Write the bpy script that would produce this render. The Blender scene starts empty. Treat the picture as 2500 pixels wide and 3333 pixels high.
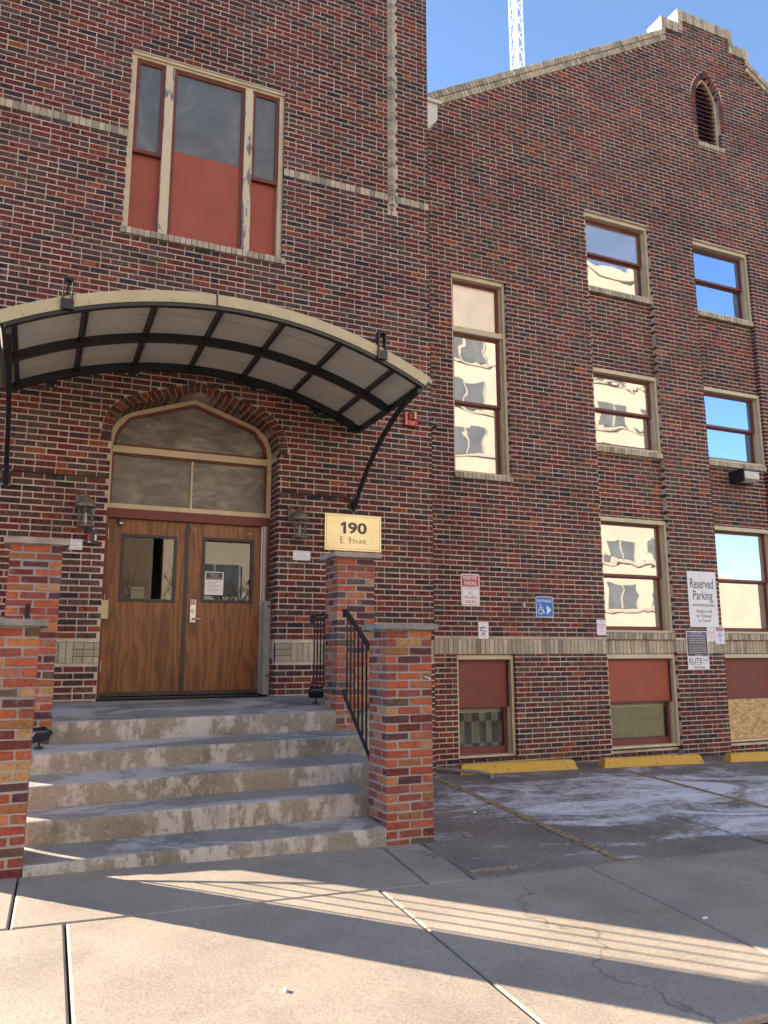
import bpy, bmesh, math, random
from mathutils import Vector, Matrix
from mathutils.geometry import tessellate_polygon
random.seed(7)
C = bpy.context.scene.collection
S = bpy.context.scene

# ------------------------------------------------------------------ camera
cam = bpy.data.cameras.new('camera'); co = bpy.data.objects.new('camera', cam); C.objects.link(co)
cam.sensor_fit = 'HORIZONTAL'; cam.sensor_width = 36.0
cam.lens = 36.0*2567.788/2500.0
cam.clip_start = 0.05; cam.clip_end = 2000
YAW, PIT, ROL = -0.414635970, 0.177928809, 0.00248368926
Rz = Matrix.Rotation(YAW, 3, 'Z'); Rx = Matrix.Rotation(PIT, 3, 'X'); Ry = Matrix.Rotation(ROL, 3, 'Y')
M3 = Rz @ Rx @ Ry
right, fwd, up = M3.col[0].copy(), M3.col[1].copy(), M3.col[2].copy()
CAM = Vector((0, -9.2, 1.55))
mw = Matrix((( right.x, up.x, -fwd.x, CAM.x), (right.y, up.y, -fwd.y, CAM.y), (right.z, up.z, -fwd.z, CAM.z), (0,0,0,1)))
co.matrix_world = mw
S.camera = co
S.render.resolution_x = 768; S.render.resolution_y = 1024
def proj(p):
    d = Vector(p)-CAM; z = d.dot(fwd)
    if z < .1: return None
    return (1250+2567.788*d.dot(right)/z, 1666.5-2567.788*d.dot(up)/z)

# ------------------------------------------------------------------ world and sun
SUN_EL = math.radians(17.8)
SX, SY = -1.0, 1.02                       # horizontal direction towards the sun
w = bpy.data.worlds.new('World'); S.world = w; w.use_nodes = True
nt = w.node_tree; nt.nodes.clear()
sky = nt.nodes.new('ShaderNodeTexSky'); sky.sky_type = 'NISHITA'; sky.sun_disc = False
sky.sun_elevation = SUN_EL; sky.sun_rotation = math.atan2(SX, SY)
sky.air_density = 0.8; sky.dust_density = 0.0; sky.ozone_density = 1.8; sky.altitude = 1600
bg = nt.nodes.new('ShaderNodeBackground'); bg.inputs[1].default_value = 0.095
wo = nt.nodes.new('ShaderNodeOutputWorld')
nt.links.new(sky.outputs[0], bg.inputs[0]); nt.links.new(bg.outputs[0], wo.inputs[0])
sl = bpy.data.lights.new('sun', 'SUN'); sl.energy = 5.0; sl.angle = math.radians(.5); sl.color = (1.0, .86, .69)
so = bpy.data.objects.new('sun', sl); C.objects.link(so)
hv = Vector((SX, SY, 0)).normalized()
tosun = Vector((hv.x*math.cos(SUN_EL), hv.y*math.cos(SUN_EL), math.sin(SUN_EL)))
so.rotation_euler = tosun.to_track_quat('Z', 'Y').to_euler()
S.view_settings.view_transform = 'Standard'; S.view_settings.look = 'None'
S.view_settings.gamma = 1; S.view_settings.use_curve_mapping = False
S.view_settings.exposure = 2.42
S.cycles.max_bounces = 8; S.cycles.diffuse_bounces = 4; S.cycles.transparent_max_bounces = 12

# ------------------------------------------------------------------ materials
MATS = {}
def principled(name, col=(.5,.5,.5), rough=.6, metal=0, spec=.4):
    m = bpy.data.materials.new(name); m.use_nodes = True
    b = m.node_tree.nodes['Principled BSDF']
    b.inputs['Base Color'].default_value = (*col, 1); b.inputs['Roughness'].default_value = rough
    b.inputs['Metallic'].default_value = metal; b.inputs['Specular IOR Level'].default_value = spec
    MATS[name] = m
    return m, m.node_tree, b
def N(t, typ, **kw):
    n = t.nodes.new(typ)
    for k, v in kw.items():
        if hasattr(n, k): setattr(n, k, v)
    return n
def pos(t, scale=(1,1,1), rot=(0,0,0)):
    g = N(t, 'ShaderNodeNewGeometry'); mp = N(t, 'ShaderNodeMapping')
    mp.inputs['Scale'].default_value = scale; mp.inputs['Rotation'].default_value = rot
    t.links.new(g.outputs['Position'], mp.inputs['Vector'])
    return mp.outputs[0]
def noise(t, vec, scale=5, detail=4, rough=.55, dist=0):
    n = N(t, 'ShaderNodeTexNoise'); n.inputs['Scale'].default_value = scale
    n.inputs['Detail'].default_value = detail; n.inputs['Roughness'].default_value = rough
    n.inputs['Distortion'].default_value = dist
    t.links.new(vec, n.inputs['Vector']); return n.outputs['Fac']
def ramp(t, fac, stops):
    r = N(t, 'ShaderNodeValToRGB'); e = r.color_ramp.elements
    while len(e) < len(stops): e.new(.5)
    for i, (p, c) in enumerate(stops):
        e[i].position = p; e[i].color = (*c, 1) if len(c) == 3 else c
    t.links.new(fac, r.inputs[0]); return r.outputs[0]
def mix(t, fac, a, b, mode='MIX'):
    m = N(t, 'ShaderNodeMix', data_type='RGBA', blend_type=mode)
    for s, v in ((m.inputs[0], fac), (m.inputs[6], a), (m.inputs[7], b)):
        if isinstance(v, (int, float)): s.default_value = v
        elif isinstance(v, tuple): s.default_value = (*v, 1)
        else: t.links.new(v, s)
    return m.outputs[2]
def math_(t, op, a, b=None, clamp=False):
    m = N(t, 'ShaderNodeMath', operation=op, use_clamp=clamp)
    for i, v in enumerate((a, b)):
        if v is None: continue
        if isinstance(v, (int, float)): m.inputs[i].default_value = v
        else: t.links.new(v, m.inputs[i])
    return m.outputs[0]
def bump(t, b, h, strength=.5, dist=.01):
    n = N(t, 'ShaderNodeBump'); n.inputs['Strength'].default_value = strength; n.inputs['Distance'].default_value = dist
    t.links.new(h, n.inputs['Height']); t.links.new(n.outputs[0], b.inputs['Normal'])
def attr(t):
    a = N(t, 'ShaderNodeAttribute'); a.attribute_name = 'tint'; return a.outputs['Color']

def plain(name, col, rough=.6, metal=0, nscale=9, amt=.25, bstr=.15, spec=.4, stretch=(1,1,1)):
    m, t, b = principled(name, col, rough, metal, spec)
    v = pos(t, stretch); f = noise(t, v, nscale, 6, .6)
    d = tuple(c*(1-amt) for c in col); l = tuple(min(1, c*(1+amt)) for c in col)
    t.links.new(ramp(t, f, [(.3, d), (.7, l)]), b.inputs['Base Color'])
    f2 = noise(t, v, nscale*9, 3, .6); bump(t, b, f2, bstr, .003)
    r = N(t, 'ShaderNodeMapRange'); r.inputs[3].default_value = max(.05, rough-.12); r.inputs[4].default_value = min(1, rough+.12)
    t.links.new(f, r.inputs[0]); t.links.new(r.outputs[0], b.inputs['Roughness'])
    return m

def m_rug():
    m, t, b = principled('rug_brick', rough=.85, spec=.25)
    g = N(t, 'ShaderNodeNewGeometry'); sp = N(t, 'ShaderNodeSeparateXYZ'); t.links.new(g.outputs['Position'], sp.inputs[0])
    u = math_(t, 'ADD', sp.outputs[0], sp.outputs[1])
    cb = N(t, 'ShaderNodeCombineXYZ'); t.links.new(math_(t, 'MULTIPLY', u, 62.), cb.inputs[0]); t.links.new(math_(t, 'MULTIPLY', sp.outputs[2], 11.), cb.inputs[2])
    st = noise(t, cb.outputs[0], 1.0, 2, .5, .5)
    fine = noise(t, g.outputs['Position'], 120, 3, .7)
    big = noise(t, g.outputs['Position'], .5, 5, .65)
    streak = ramp(t, st, [(.36, (.30,.29,.29)), (.47, (.88,.88,.88)), (.7, (1.22,1.18,1.15))])
    c = mix(t, 1, attr(t), streak, 'MULTIPLY')
    c = mix(t, 1, c, ramp(t, fine, [(.3, (.75,.75,.75)), (.7, (1.2,1.2,1.2))]), 'MULTIPLY')
    c = mix(t, 1, c, ramp(t, big, [(.32, (.70,.70,.73)), (.5, (1,1,1)), (.68, (1.28,1.24,1.18))]), 'MULTIPLY')
    t.links.new(c, b.inputs['Base Color'])
    bump(t, b, math_(t, 'ADD', st, math_(t, 'MULTIPLY', fine, .3)), .7, .006)
def m_cream():
    m, t, b = principled('cream_brick', rough=.85, spec=.25)
    g = N(t, 'ShaderNodeNewGeometry'); v = pos(t, (1,1,1))
    f = noise(t, v, 95, 4, .75); f2 = noise(t, v, 3.2, 5, .65); f3 = noise(t, pos(t, (1,1,2.6)), 60, 2, .6)
    c = mix(t, 1, attr(t), ramp(t, f3, [(.34, (.55,.52,.48)), (.48, (1,1,1)), (.7, (1.12,1.1,1.06))]), 'MULTIPLY')
    c = mix(t, 1, c, ramp(t, f2, [(.32, (.76,.74,.70)), (.5, (1,1,1))]), 'MULTIPLY')
    t.links.new(c, b.inputs['Base Color']); bump(t, b, math_(t, 'ADD', f, f3), .8, .007)
def m_old():
    m, t, b = principled('salvaged_brick', rough=.88, spec=.2)
    v = pos(t); f = noise(t, v, 34, 6, .72, .4); f2 = noise(t, v, 9, 4, .6); f3 = noise(t, v, 170, 2, .6)
    c = mix(t, 1, attr(t), ramp(t, f, [(.3, (.55,.5,.5)), (.5, (1,1,1)), (.75, (1.35,1.25,1.2))]), 'MULTIPLY')
    c = mix(t, ramp(t, f2, [(.60, (0,0,0)), (.72, (.4,.4,.4))]), c, (.36,.27,.22))
    t.links.new(c, b.inputs['Base Color']); bump(t, b, math_(t, 'ADD', f, math_(t, 'MULTIPLY', f3, .5)), .8, .008)
def m_mortar(name, col):
    m, t, b = principled(name, col, .9, spec=.2)
    v = pos(t); f = noise(t, v, 2.2, 5, .65); f2 = noise(t, v, 90, 3, .6)
    d = tuple(c*.62 for c in col); l = tuple(min(1, c*1.12) for c in col)
    t.links.new(mix(t, 1, ramp(t, f, [(.3, d), (.6, l)]), ramp(t, f2, [(.3, (.75,)*3), (.7, (1.1,)*3)]), 'MULTIPLY'), b.inputs['Base Color'])
    bump(t, b, f2, .6, .004)
m_rug(); m_cream(); m_old()
m_mortar('wall_mortar', (.62,.50,.40)); m_mortar('dark_mortar', (.13,.105,.08)); m_mortar('grey_mortar', (.36,.32,.29))
plain('cream_paint', (.60,.50,.32), .55, nscale=7, amt=.13)
plain('fascia_paint', (.52,.455,.27), .42, nscale=3, amt=.1, bstr=.05)
plain('red_paint', (.17,.040,.030), .5, nscale=5, amt=.15)
plain('red_board', (.34,.080,.045), .6, nscale=2.5, amt=.1, bstr=.08)
plain('dark_red_board', (.20,.052,.034), .6, nscale=2.5, amt=.1, bstr=.08)
plain('black_steel', (.018,.018,.02), .38, nscale=20, amt=.3, bstr=.1, spec=.5)
plain('soffit', (.68,.65,.57), .7, nscale=2.5, amt=.08, bstr=.05)
plain('roof_sheet', (.45,.42,.33), .5)
plain('bronze', (.17,.135,.10), .5, .25, nscale=25, amt=.4)
plain('sandstone', (.36,.30,.24), .9, nscale=8, amt=.3, bstr=.6)
plain('grey_stone', (.25,.23,.21), .9, nscale=8, amt=.35, bstr=.6)
plain('galvanised', (.5,.52,.56), .38, .9, nscale=14, amt=.15)
plain('satin_nickel', (.55,.53,.5), .3, .9, nscale=10, amt=.08)
plain('dark_frame', (.05,.045,.042), .5)
plain('bitumen', (.03,.03,.032), .8)
plain('white_plastic', (.78,.76,.74), .45, amt=.04)
plain('sign_white', (.80,.79,.79), .4, nscale=4, amt=.05, bstr=.02)
plain('sign_pink_white', (.80,.74,.75), .4, nscale=4, amt=.05, bstr=.02)
plain('sign_lilac', (.78,.76,.83), .4, nscale=4, amt=.05, bstr=.02)
plain('sign_blue', (.012,.16,.52), .4, amt=.05, bstr=.02)
plain('sign_red', (.45,.035,.035), .4, amt=.06, bstr=.02)
plain('sign_purple', (.13,.09,.20), .4, amt=.06, bstr=.02)
plain('sign_dark', (.06,.045,.055), .4, amt=.06, bstr=.02)
plain('ink_black', (.03,.025,.025), .5, amt=.1, bstr=.02)
plain('ink_brown', (.10,.06,.06), .5, amt=.1, bstr=.02)
plain('ink_pink', (.55,.22,.25), .5, amt=.1, bstr=.02)
plain('fire_red', (.50,.035,.03), .35, amt=.06, bstr=.02)
plain('fire_dark', (.18,.012,.02), .35, amt=.06, bstr=.02)
plain('yellow_bar', (.75,.42,.10), .4, amt=.06, bstr=.02)
plain('crane_white', (.80,.80,.78), .5, amt=.05)
plain('white_enamel', (.70,.66,.58), .5, amt=.08)
plain('lens_cream', (.62,.56,.46), .25, amt=.08)
plain('interior', (.24,.24,.15), .8, amt=.1)
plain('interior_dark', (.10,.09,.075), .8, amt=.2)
plain('blind', (.80,.80,.66), .6, amt=.1)
plain('bark', (.13,.10,.075), .9, amt=.35)
plain('grey_board', (.36,.33,.27), .7, nscale=6, amt=.18)
plain('litter', (.75,.75,.78), .7)
plain('tar_stain', (.035,.03,.03), .9)
def m_peel():
    m, t, b = principled('peeling_cream', rough=.6)
    v = pos(t, (1,1,.28)); f = noise(t, v, 9, 5, .62, .4)
    t.links.new(ramp(t, f, [(.41, (.17,.16,.155)), (.44, (.30,.27,.24)), (.455, (.62,.52,.33)), (.8, (.64,.54,.36))]), b.inputs['Base Color'])
    bump(t, b, f, .4, .006)
m_peel()
def m_wood():
    m, t, b = principled('oak_veneer', rough=.42, spec=.45)
    v = pos(t, (1, 1, .20)); d = noise(t, v, 3.2, 3, .5, .3)
    fine = noise(t, pos(t, (1,1,.02)), 110, 3, .6)
    wv = N(t, 'ShaderNodeTexWave', bands_direction='X'); wv.inputs['Scale'].default_value = 3.2
    wv.inputs['Distortion'].default_value = 15; wv.inputs['Detail'].default_value = 3; wv.inputs['Detail Scale'].default_value = 1.6
    t.links.new(v, wv.inputs['Vector'])
    c = ramp(t, wv.outputs['Fac'], [(.0, (.185,.070,.024)), (.35, (.255,.102,.035)), (1, (.30,.128,.044))])
    c = mix(t, 1, c, ramp(t, fine, [(.3, (.62,.6,.58)), (.65, (1.15,1.15,1.15))]), 'MULTIPLY')
    c = mix(t, 1, c, ramp(t, d, [(.3, (.72,.68,.66)), (.7, (1.2,1.15,1.1))]), 'MULTIPLY')
    t.links.new(c, b.inputs['Base Color']); bump(t, b, fine, .15, .002)
m_wood()
def m_concrete(name, col, salt=0.0, pale=(.55,.53,.5), vert=False, dark=.55, blue=False):
    m, t, b = principled(name, col, .88, spec=.25)
    v = pos(t); f = noise(t, v, 1.3, 6, .62); f2 = noise(t, v, 60, 4, .7); f3 = noise(t, v, 260, 2, .7)
    d = tuple(c*dark for c in col); l = tuple(c*1.18 for c in col)
    c = ramp(t, f, [(.28, d), (.5, col), (.72, l)])
    c = mix(t, 1, c, ramp(t, f2, [(.3, (.72,)*3), (.5, (1,)*3), (.7, (1.18,)*3)]), 'MULTIPLY')
    c = mix(t, 1, c, ramp(t, f3, [(.34, (.6,)*3), (.46, (1,)*3), (.7, (1.15,)*3)]), 'MULTIPLY')
    if salt:
        vv = pos(t, (2.6, 2.6, 1.3) if vert else (.8, 1.7, 1)); s = noise(t, vv, 1.0 if not vert else 1.3, 9 if vert else 7, .74 if vert else .62, .2 if vert else 1.0)
        s2 = noise(t, v, 17, 5, .7)
        s = math_(t, 'ADD', math_(t, 'MULTIPLY', s, .86), math_(t, 'MULTIPLY', s2, .14))
        fac = ramp(t, s, [(.56-salt*.1, (0,)*3), (.60-salt*.08, (.55,)*3), (.70, (.95,)*3)])
        c = mix(t, fac, c, pale)
        if vert:
            s3 = noise(t, pos(t, (3.0,3.0,1.3)), 1.3, 8, .72, .15)
            c = mix(t, ramp(t, s3, [(.55, (0,)*3), (.68, (.5,)*3)]), c, (.12,.105,.08))
    if name == 'sidewalk_concrete':
        vo = N(t, 'ShaderNodeTexVoronoi'); vo.inputs['Scale'].default_value = 1.7; t.links.new(v, vo.inputs['Vector'])
        c = mix(t, ramp(t, vo.outputs['Distance'], [(.018, (.65,)*3), (.030, (0,)*3)]), c, (.09,.08,.07))
        st = noise(t, pos(t, (1,1,1)), .75, 7, .7, .6); c = mix(t, ramp(t, st, [(.56, (0,)*3), (.70, (.42,)*3)]), c, (.17,.145,.12))
        ck = N(t, 'ShaderNodeTexVoronoi', feature='DISTANCE_TO_EDGE'); ck.inputs['Scale'].default_value = .19
        wv_ = N(t, 'ShaderNodeVectorMath', operation='ADD'); nn_ = N(t, 'ShaderNodeTexNoise'); nn_.inputs['Scale'].default_value = 2.2; nn_.inputs['Detail'].default_value = 6
        t.links.new(v, nn_.inputs['Vector']); t.links.new(v, wv_.inputs[0]); t.links.new(nn_.outputs['Color'], wv_.inputs[1]); t.links.new(wv_.outputs[0], ck.inputs['Vector'])
        c = mix(t, ramp(t, ck.outputs['Distance'], [(.0012, (.6,)*3), (.0030, (0,)*3)]), c, (.10,.085,.07))
    t.links.new(c, b.inputs['Base Color'])
    bump(t, b, math_(t, 'ADD', f2, f3), .45, .006)
m_concrete('sidewalk_concrete', (.355,.295,.228), dark=.78)
m_concrete('riser_concrete', (.30,.265,.205), salt=.7, vert=True, pale=(.64,.60,.55))
m_concrete('tread_concrete', (.31,.285,.25), salt=.55, pale=(.60,.57,.53))
def m_lot():
    m, t, b = principled('lot_concrete', rough=.9, spec=.2)
    v = pos(t); f = noise(t, v, .9, 6, .62); f2 = noise(t, v, 42, 4, .72); f3 = noise(t, v, 190, 2, .7)
    c = ramp(t, f, [(.28, (.18,.145,.115)), (.5, (.255,.21,.17)), (.72, (.32,.265,.215))])
    c = mix(t, 1, c, ramp(t, f2, [(.32, (.6,)*3), (.5, (1,)*3), (.7, (1.3,)*3)]), 'MULTIPLY')
    c = mix(t, 1, c, ramp(t, f3, [(.34, (.6,)*3), (.5, (1,)*3)]), 'MULTIPLY')
    # dried salt, in swirls, heaviest in the middle of the parking bays
    s = noise(t, pos(t, (.6,1.15,1), (0,0,-.35)), 1.15, 9, .64, 1.5); s2 = noise(t, v, 15, 5, .72)
    s = math_(t, 'ADD', math_(t, 'MULTIPLY', s, .72), math_(t, 'MULTIPLY', s2, .28))
    sp = N(t, 'ShaderNodeSeparateXYZ'); g = N(t, 'ShaderNodeNewGeometry'); t.links.new(g.outputs['Position'], sp.inputs[0])
    dx = math_(t, 'MULTIPLY', math_(t, 'SUBTRACT', sp.outputs[0], 6.9), .27); dy = math_(t, 'MULTIPLY', math_(t, 'ADD', sp.outputs[1], 2.1), .46)
    r2 = math_(t, 'ADD', math_(t, 'MULTIPLY', dx, dx), math_(t, 'MULTIPLY', dy, dy))
    mask = math_(t, 'SUBTRACT', 1.0, r2, True)
    s = math_(t, 'ADD', s, math_(t, 'MULTIPLY', math_(t, 'SUBTRACT', mask, .55), .16))
    fac = ramp(t, s, [(.465, (0,)*3), (.52, (.4,)*3), (.60, (.95,)*3)])
    c = mix(t, fac, c, (.78,.73,.72))
    t.links.new(c, b.inputs['Base Color']); bump(t, b, math_(t, 'ADD', f2, f3), .5, .008)
m_lot()
m_concrete('asphalt', (.07,.06,.052))
m_concrete('joint_dirt', (.05,.045,.042))
def m_paint(name, col, wear):
    m, t, b = principled(name, col, .8)
    v = pos(t); f = noise(t, v, 22, 6, .75)
    c = ramp(t, f, [(wear, (.15,.12,.10)), (wear+.07, col), (.9, tuple(x*1.1 for x in col))])
    t.links.new(c, b.inputs['Base Color']); bump(t, b, f, .4, .004)
m_paint('yellow_paint', (.60,.36,.06), .36); m_paint('worn_yellow', (.50,.33,.10), .47)
def m_osb():
    m, t, b = principled('osb', rough=.75)
    vo = N(t, 'ShaderNodeTexVoronoi'); vo.inputs['Scale'].default_value = 1
    v = pos(t, (16, 16, 34), (0,.6,0)); n = N(t, 'ShaderNodeMix', data_type='VECTOR')
    t.links.new(v, vo.inputs['Vector'])
    f = noise(t, pos(t, (1,1,2), (0,-.7,0)), 40, 4, .7, 1)
    c = ramp(t, vo.outputs['Color'], [(.1, (.42,.25,.09)), (.5, (.62,.42,.19)), (.9, (.74,.55,.28))])
    c = mix(t, 1, c, ramp(t, f, [(.35, (.55,.5,.42)), (.5, (1,1,1))]), 'MULTIPLY')
    t.links.new(c, b.inputs['Base Color']); bump(t, b, f, .3, .003)
m_osb()
def m_mirror(name, tint, fac, back, wav=.6, rough=.0, sc=1.3):
    m = bpy.data.materials.new(name); m.use_nodes = True; t = m.node_tree; t.nodes.clear(); MATS[name] = m
    o = N(t, 'ShaderNodeOutputMaterial'); g = N(t, 'ShaderNodeBsdfGlossy'); g.inputs['Color'].default_value = (*tint, 1); g.inputs['Roughness'].default_value = rough
    if back is None: d = N(t, 'ShaderNodeBsdfTransparent'); d.inputs[0].default_value = (.80,.82,.78,1)
    else:
        d = N(t, 'ShaderNodeBsdfDiffuse'); f = noise(t, pos(t), 3, 3)
        t.links.new(ramp(t, f, [(.3, tuple(c*.8 for c in back)), (.7, tuple(c*1.15 for c in back))]), d.inputs[0])
    ms = N(t, 'ShaderNodeMixShader'); lw = N(t, 'ShaderNodeFresnel'); lw.inputs[0].default_value = 1.5
    ff = math_(t, 'ADD', fac, math_(t, 'MULTIPLY', lw.outputs[0], 1-fac), True)
    t.links.new(ff, ms.inputs[0]); t.links.new(d.outputs[0], ms.inputs[1]); t.links.new(g.outputs[0], ms.inputs[2])
    bp = N(t, 'ShaderNodeBump'); bp.inputs['Strength'].default_value = 1; bp.inputs['Distance'].default_value = .0011*wav
    f = noise(t, pos(t, (1,1,1.4)), sc, 1.5, .4, .6); t.links.new(f, bp.inputs['Height']); t.links.new(bp.outputs[0], g.inputs['Normal'])
    t.links.new(ms.outputs[0], o.inputs[0])
m_mirror('old_glass', (.60,.59,.57), .50, (.36,.31,.24), 3.2)
m_mirror('new_glass', (.50,.64,.86), .62, (.07,.10,.15), .5)
m_mirror('hazy_glass', (.9,.86,.8), .25, (.52,.42,.34), .3, .25)
m_mirror('clear_glass', (.9,.9,.88), .05, None, .12)
m_mirror('basement_glass', (.9,.9,.88), .05, None, .3)
def m_frost(name, stops, sc, stretch=(1,1,1), rough=.35):
    m, t, b = principled(name, rough=rough, spec=.5)
    f = noise(t, pos(t, stretch), sc, 6, .68, .9)
    t.links.new(ramp(t, f, stops), b.inputs['Base Color'])
m_frost('frosted_glass', [(.3, (.075,.085,.09)), (.55, (.13,.145,.145)), (.75, (.24,.25,.21))], 1.3)
m_frost('swirled_glass', [(.30, (.075,.07,.065)), (.45, (.14,.13,.115)), (.58, (.22,.20,.17)), (.72, (.36,.32,.25))], 2.4, (1,1,2.6), .38)
def m_brass():
    m, t, b = principled('brushed_brass', (.6,.5,.27), .38, .8)
    f = noise(t, pos(t, (1,1,60)), 8, 3); f2 = noise(t, pos(t), 4, 3)
    t.links.new(ramp(t, f2, [(.3, (.56,.47,.27)), (.7, (.66,.58,.38))]), b.inputs['Base Color']); bump(t, b, f, .08, .001)
m_brass()
def m_curtain():
    m, t, b = principled('checked_curtain', rough=.9)
    ck = N(t, 'ShaderNodeTexChecker'); ck.inputs['Scale'].default_value = 1; ck.inputs[1].default_value = (.42,.41,.40,1); ck.inputs[2].default_value = (.16,.16,.17,1)
    t.links.new(pos(t, (9,1,3.3)), ck.inputs['Vector']); t.links.new(ck.outputs[0], b.inputs['Base Color'])
m_curtain()
def m_opp():
    m, t, b = principled('opposite_stucco', rough=.85)
    f = noise(t, pos(t), .6, 5); t.links.new(ramp(t, f, [(.3, (.50,.43,.34)), (.7, (.58,.51,.42))]), b.inputs['Base Color'])
m_opp()
plain('opposite_trim', (.42,.38,.33), .7)
plain('added_block_brown', (.17,.12,.09), .85)  # kept dark so the added block bounces little light and dims the door reflections
plain('opposite_glass', (.10,.12,.14), .25, nscale=.8, amt=.4, bstr=0)

# ------------------------------------------------------------------ mesh helpers
class MB:
    def __init__(s): s.v = []; s.f = []; s.c = []
    def quad(s, pts, col=None):
        n = len(s.v); s.v += [tuple(p) for p in pts]; s.f.append(tuple(range(n, n+len(pts)))); s.c.append(col)
    def box(s, x0, x1, y0, y1, z0, z1, col=None, back=True):
        n = len(s.v)
        s.v += [(x0,y0,z0),(x1,y0,z0),(x1,y0,z1),(x0,y0,z1),(x0,y1,z0),(x1,y1,z0),(x1,y1,z1),(x0,y1,z1)]
        fs = [(0,1,2,3),(1,5,6,2),(4,0,3,7),(3,2,6,7),(4,5,1,0)]
        if back: fs.append((5,4,7,6))
        for f in fs: s.f.append(tuple(n+i for i in f)); s.c.append(col)
    def prism(s, pts, y0, y1, col=None):        # pts: x,z polygon counter-clockwise seen from -y
        n = len(s.v); k = len(pts)
        s.v += [(p[0], y0, p[1]) for p in pts] + [(p[0], y1, p[1]) for p in pts]
        s.f.append(tuple(n+i for i in range(k))); s.c.append(col)
        s.f.append(tuple(n+k+i for i in reversed(range(k)))); s.c.append(col)
        for i in range(k):
            j = (i+1) % k; s.f.append((n+i, n+k+i, n+k+j, n+j)); s.c.append(col)
    def hexa(s, p, col=None):                   # 8 points: 4 bottom ring, 4 top ring
        n = len(s.v); s.v += [tuple(q) for q in p]
        for f in ((3,2,1,0),(4,5,6,7),(0,1,5,4),(1,2,6,5),(2,3,7,6),(3,0,4,7)):
            s.f.append(tuple(n+i for i in f)); s.c.append(col)
    def tube(s, pts, r, k=8, col=None):
        pts = [Vector(p) for p in pts]; rings = []
        for i, p in enumerate(pts):
            d = (pts[min(i+1, len(pts)-1)]-pts[max(i-1, 0)]).normalized()
            a = d.orthogonal().normalized() if i == 0 else (prev - d*prev.dot(d)).normalized()
            prev = a; b = d.cross(a); rr = r[i] if isinstance(r, (list, tuple)) else r
            n = len(s.v); rings.append(n)
            s.v += [tuple(p+(a*math.cos(2*math.pi*j/k)+b*math.sin(2*math.pi*j/k))*rr) for j in range(k)]
        for q in range(len(rings)-1):
            for j in range(k):
                j2 = (j+1) % k; s.f.append((rings[q]+j, rings[q]+j2, rings[q+1]+j2, rings[q+1]+j)); s.c.append(col)
        s.f.append(tuple(rings[0]+j for j in reversed(range(k)))); s.c.append(col)
        s.f.append(tuple(rings[-1]+j for j in range(k))); s.c.append(col)
    def lathe(s, prof, c, k=20):                # prof: (radius, z)
        n = len(s.v)
        for r, z in prof:
            s.v += [(c[0]+r*math.cos(2*math.pi*j/k), c[1]+r*math.sin(2*math.pi*j/k), c[2]+z) for j in range(k)]
        for i in range(len(prof)-1):
            for j in range(k):
                j2 = (j+1) % k; s.f.append((n+i*k+j, n+i*k+j2, n+(i+1)*k+j2, n+(i+1)*k+j)); s.c.append(None)
        s.f.append(tuple(n+j for j in reversed(range(k)))); s.c.append(None)
        s.f.append(tuple(n+(len(prof)-1)*k+j for j in range(k))); s.c.append(None)
    def mesh(s, name, mat, smooth=False):
        me = bpy.data.meshes.new(name); me.from_pydata(s.v, [], s.f); me.materials.append(MATS[mat])
        if any(c is not None for c in s.c):
            a = me.color_attributes.new('tint', 'FLOAT_COLOR', 'CORNER'); i = 0; buf = []
            for p, c in zip(me.polygons, s.c): buf += list((*(c or (.5,.5,.5)), 1))*len(p.vertices)
            a.data.foreach_set('color', buf)
        if smooth:
            for p in me.polygons: p.use_smooth = True
        me.update(); return me
def link(name, me, parent=None, loc=None):
    o = bpy.data.objects.new(name, me); C.objects.link(o)
    if parent is not None:
        o.parent = parent
        base = parent.get('_o'); 
    if loc is not None: o.location = loc
    return o
def put(name, mb, mat, parent=None, smooth=False, bevel=0):
    """link mb (world coordinates) as one mesh object; children are stored relative to their parent's world origin"""
    P = worldloc(parent) if parent is not None else Vector((0,0,0))
    if parent is None:
        xs = [v[0] for v in mb.v]; ys = [v[1] for v in mb.v]; zs = [v[2] for v in mb.v]
        org = Vector(((min(xs)+max(xs))/2, (min(ys)+max(ys))/2, min(zs)))
    else:
        xs = [v[0] for v in mb.v]; ys = [v[1] for v in mb.v]; zs = [v[2] for v in mb.v]
        org = Vector(((min(xs)+max(xs))/2, (min(ys)+max(ys))/2, (min(zs)+max(zs))/2))
    mb.v = [(v[0]-org.x, v[1]-org.y, v[2]-org.z) for v in mb.v]
    o = link(name, mb.mesh(name, mat, smooth), parent, org-P)
    if bevel:
        md = o.modifiers.new('bevel', 'BEVEL'); md.width = bevel; md.segments = 2; md.limit_method = 'ANGLE'; md.angle_limit = math.radians(50)
    return o
def worldloc(o):
    v = Vector((0,0,0))
    while o is not None: v = v+o.location; o = o.parent
    return v
def tag(o, label=None, cat=None, group=None, kind=None):
    if label: o['label'] = label
    if cat: o['category'] = cat
    if group: o['group'] = group
    if kind: o['kind'] = kind
    return o
def thing(name, label, cat, loc, group=None):
    o = bpy.data.objects.new(name, None); C.objects.link(o); o.location = loc; o.empty_display_size = .2
    return tag(o, label, cat, group)
def B(*a, **k):
    m = MB(); m.box(*a, **k); return m
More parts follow.
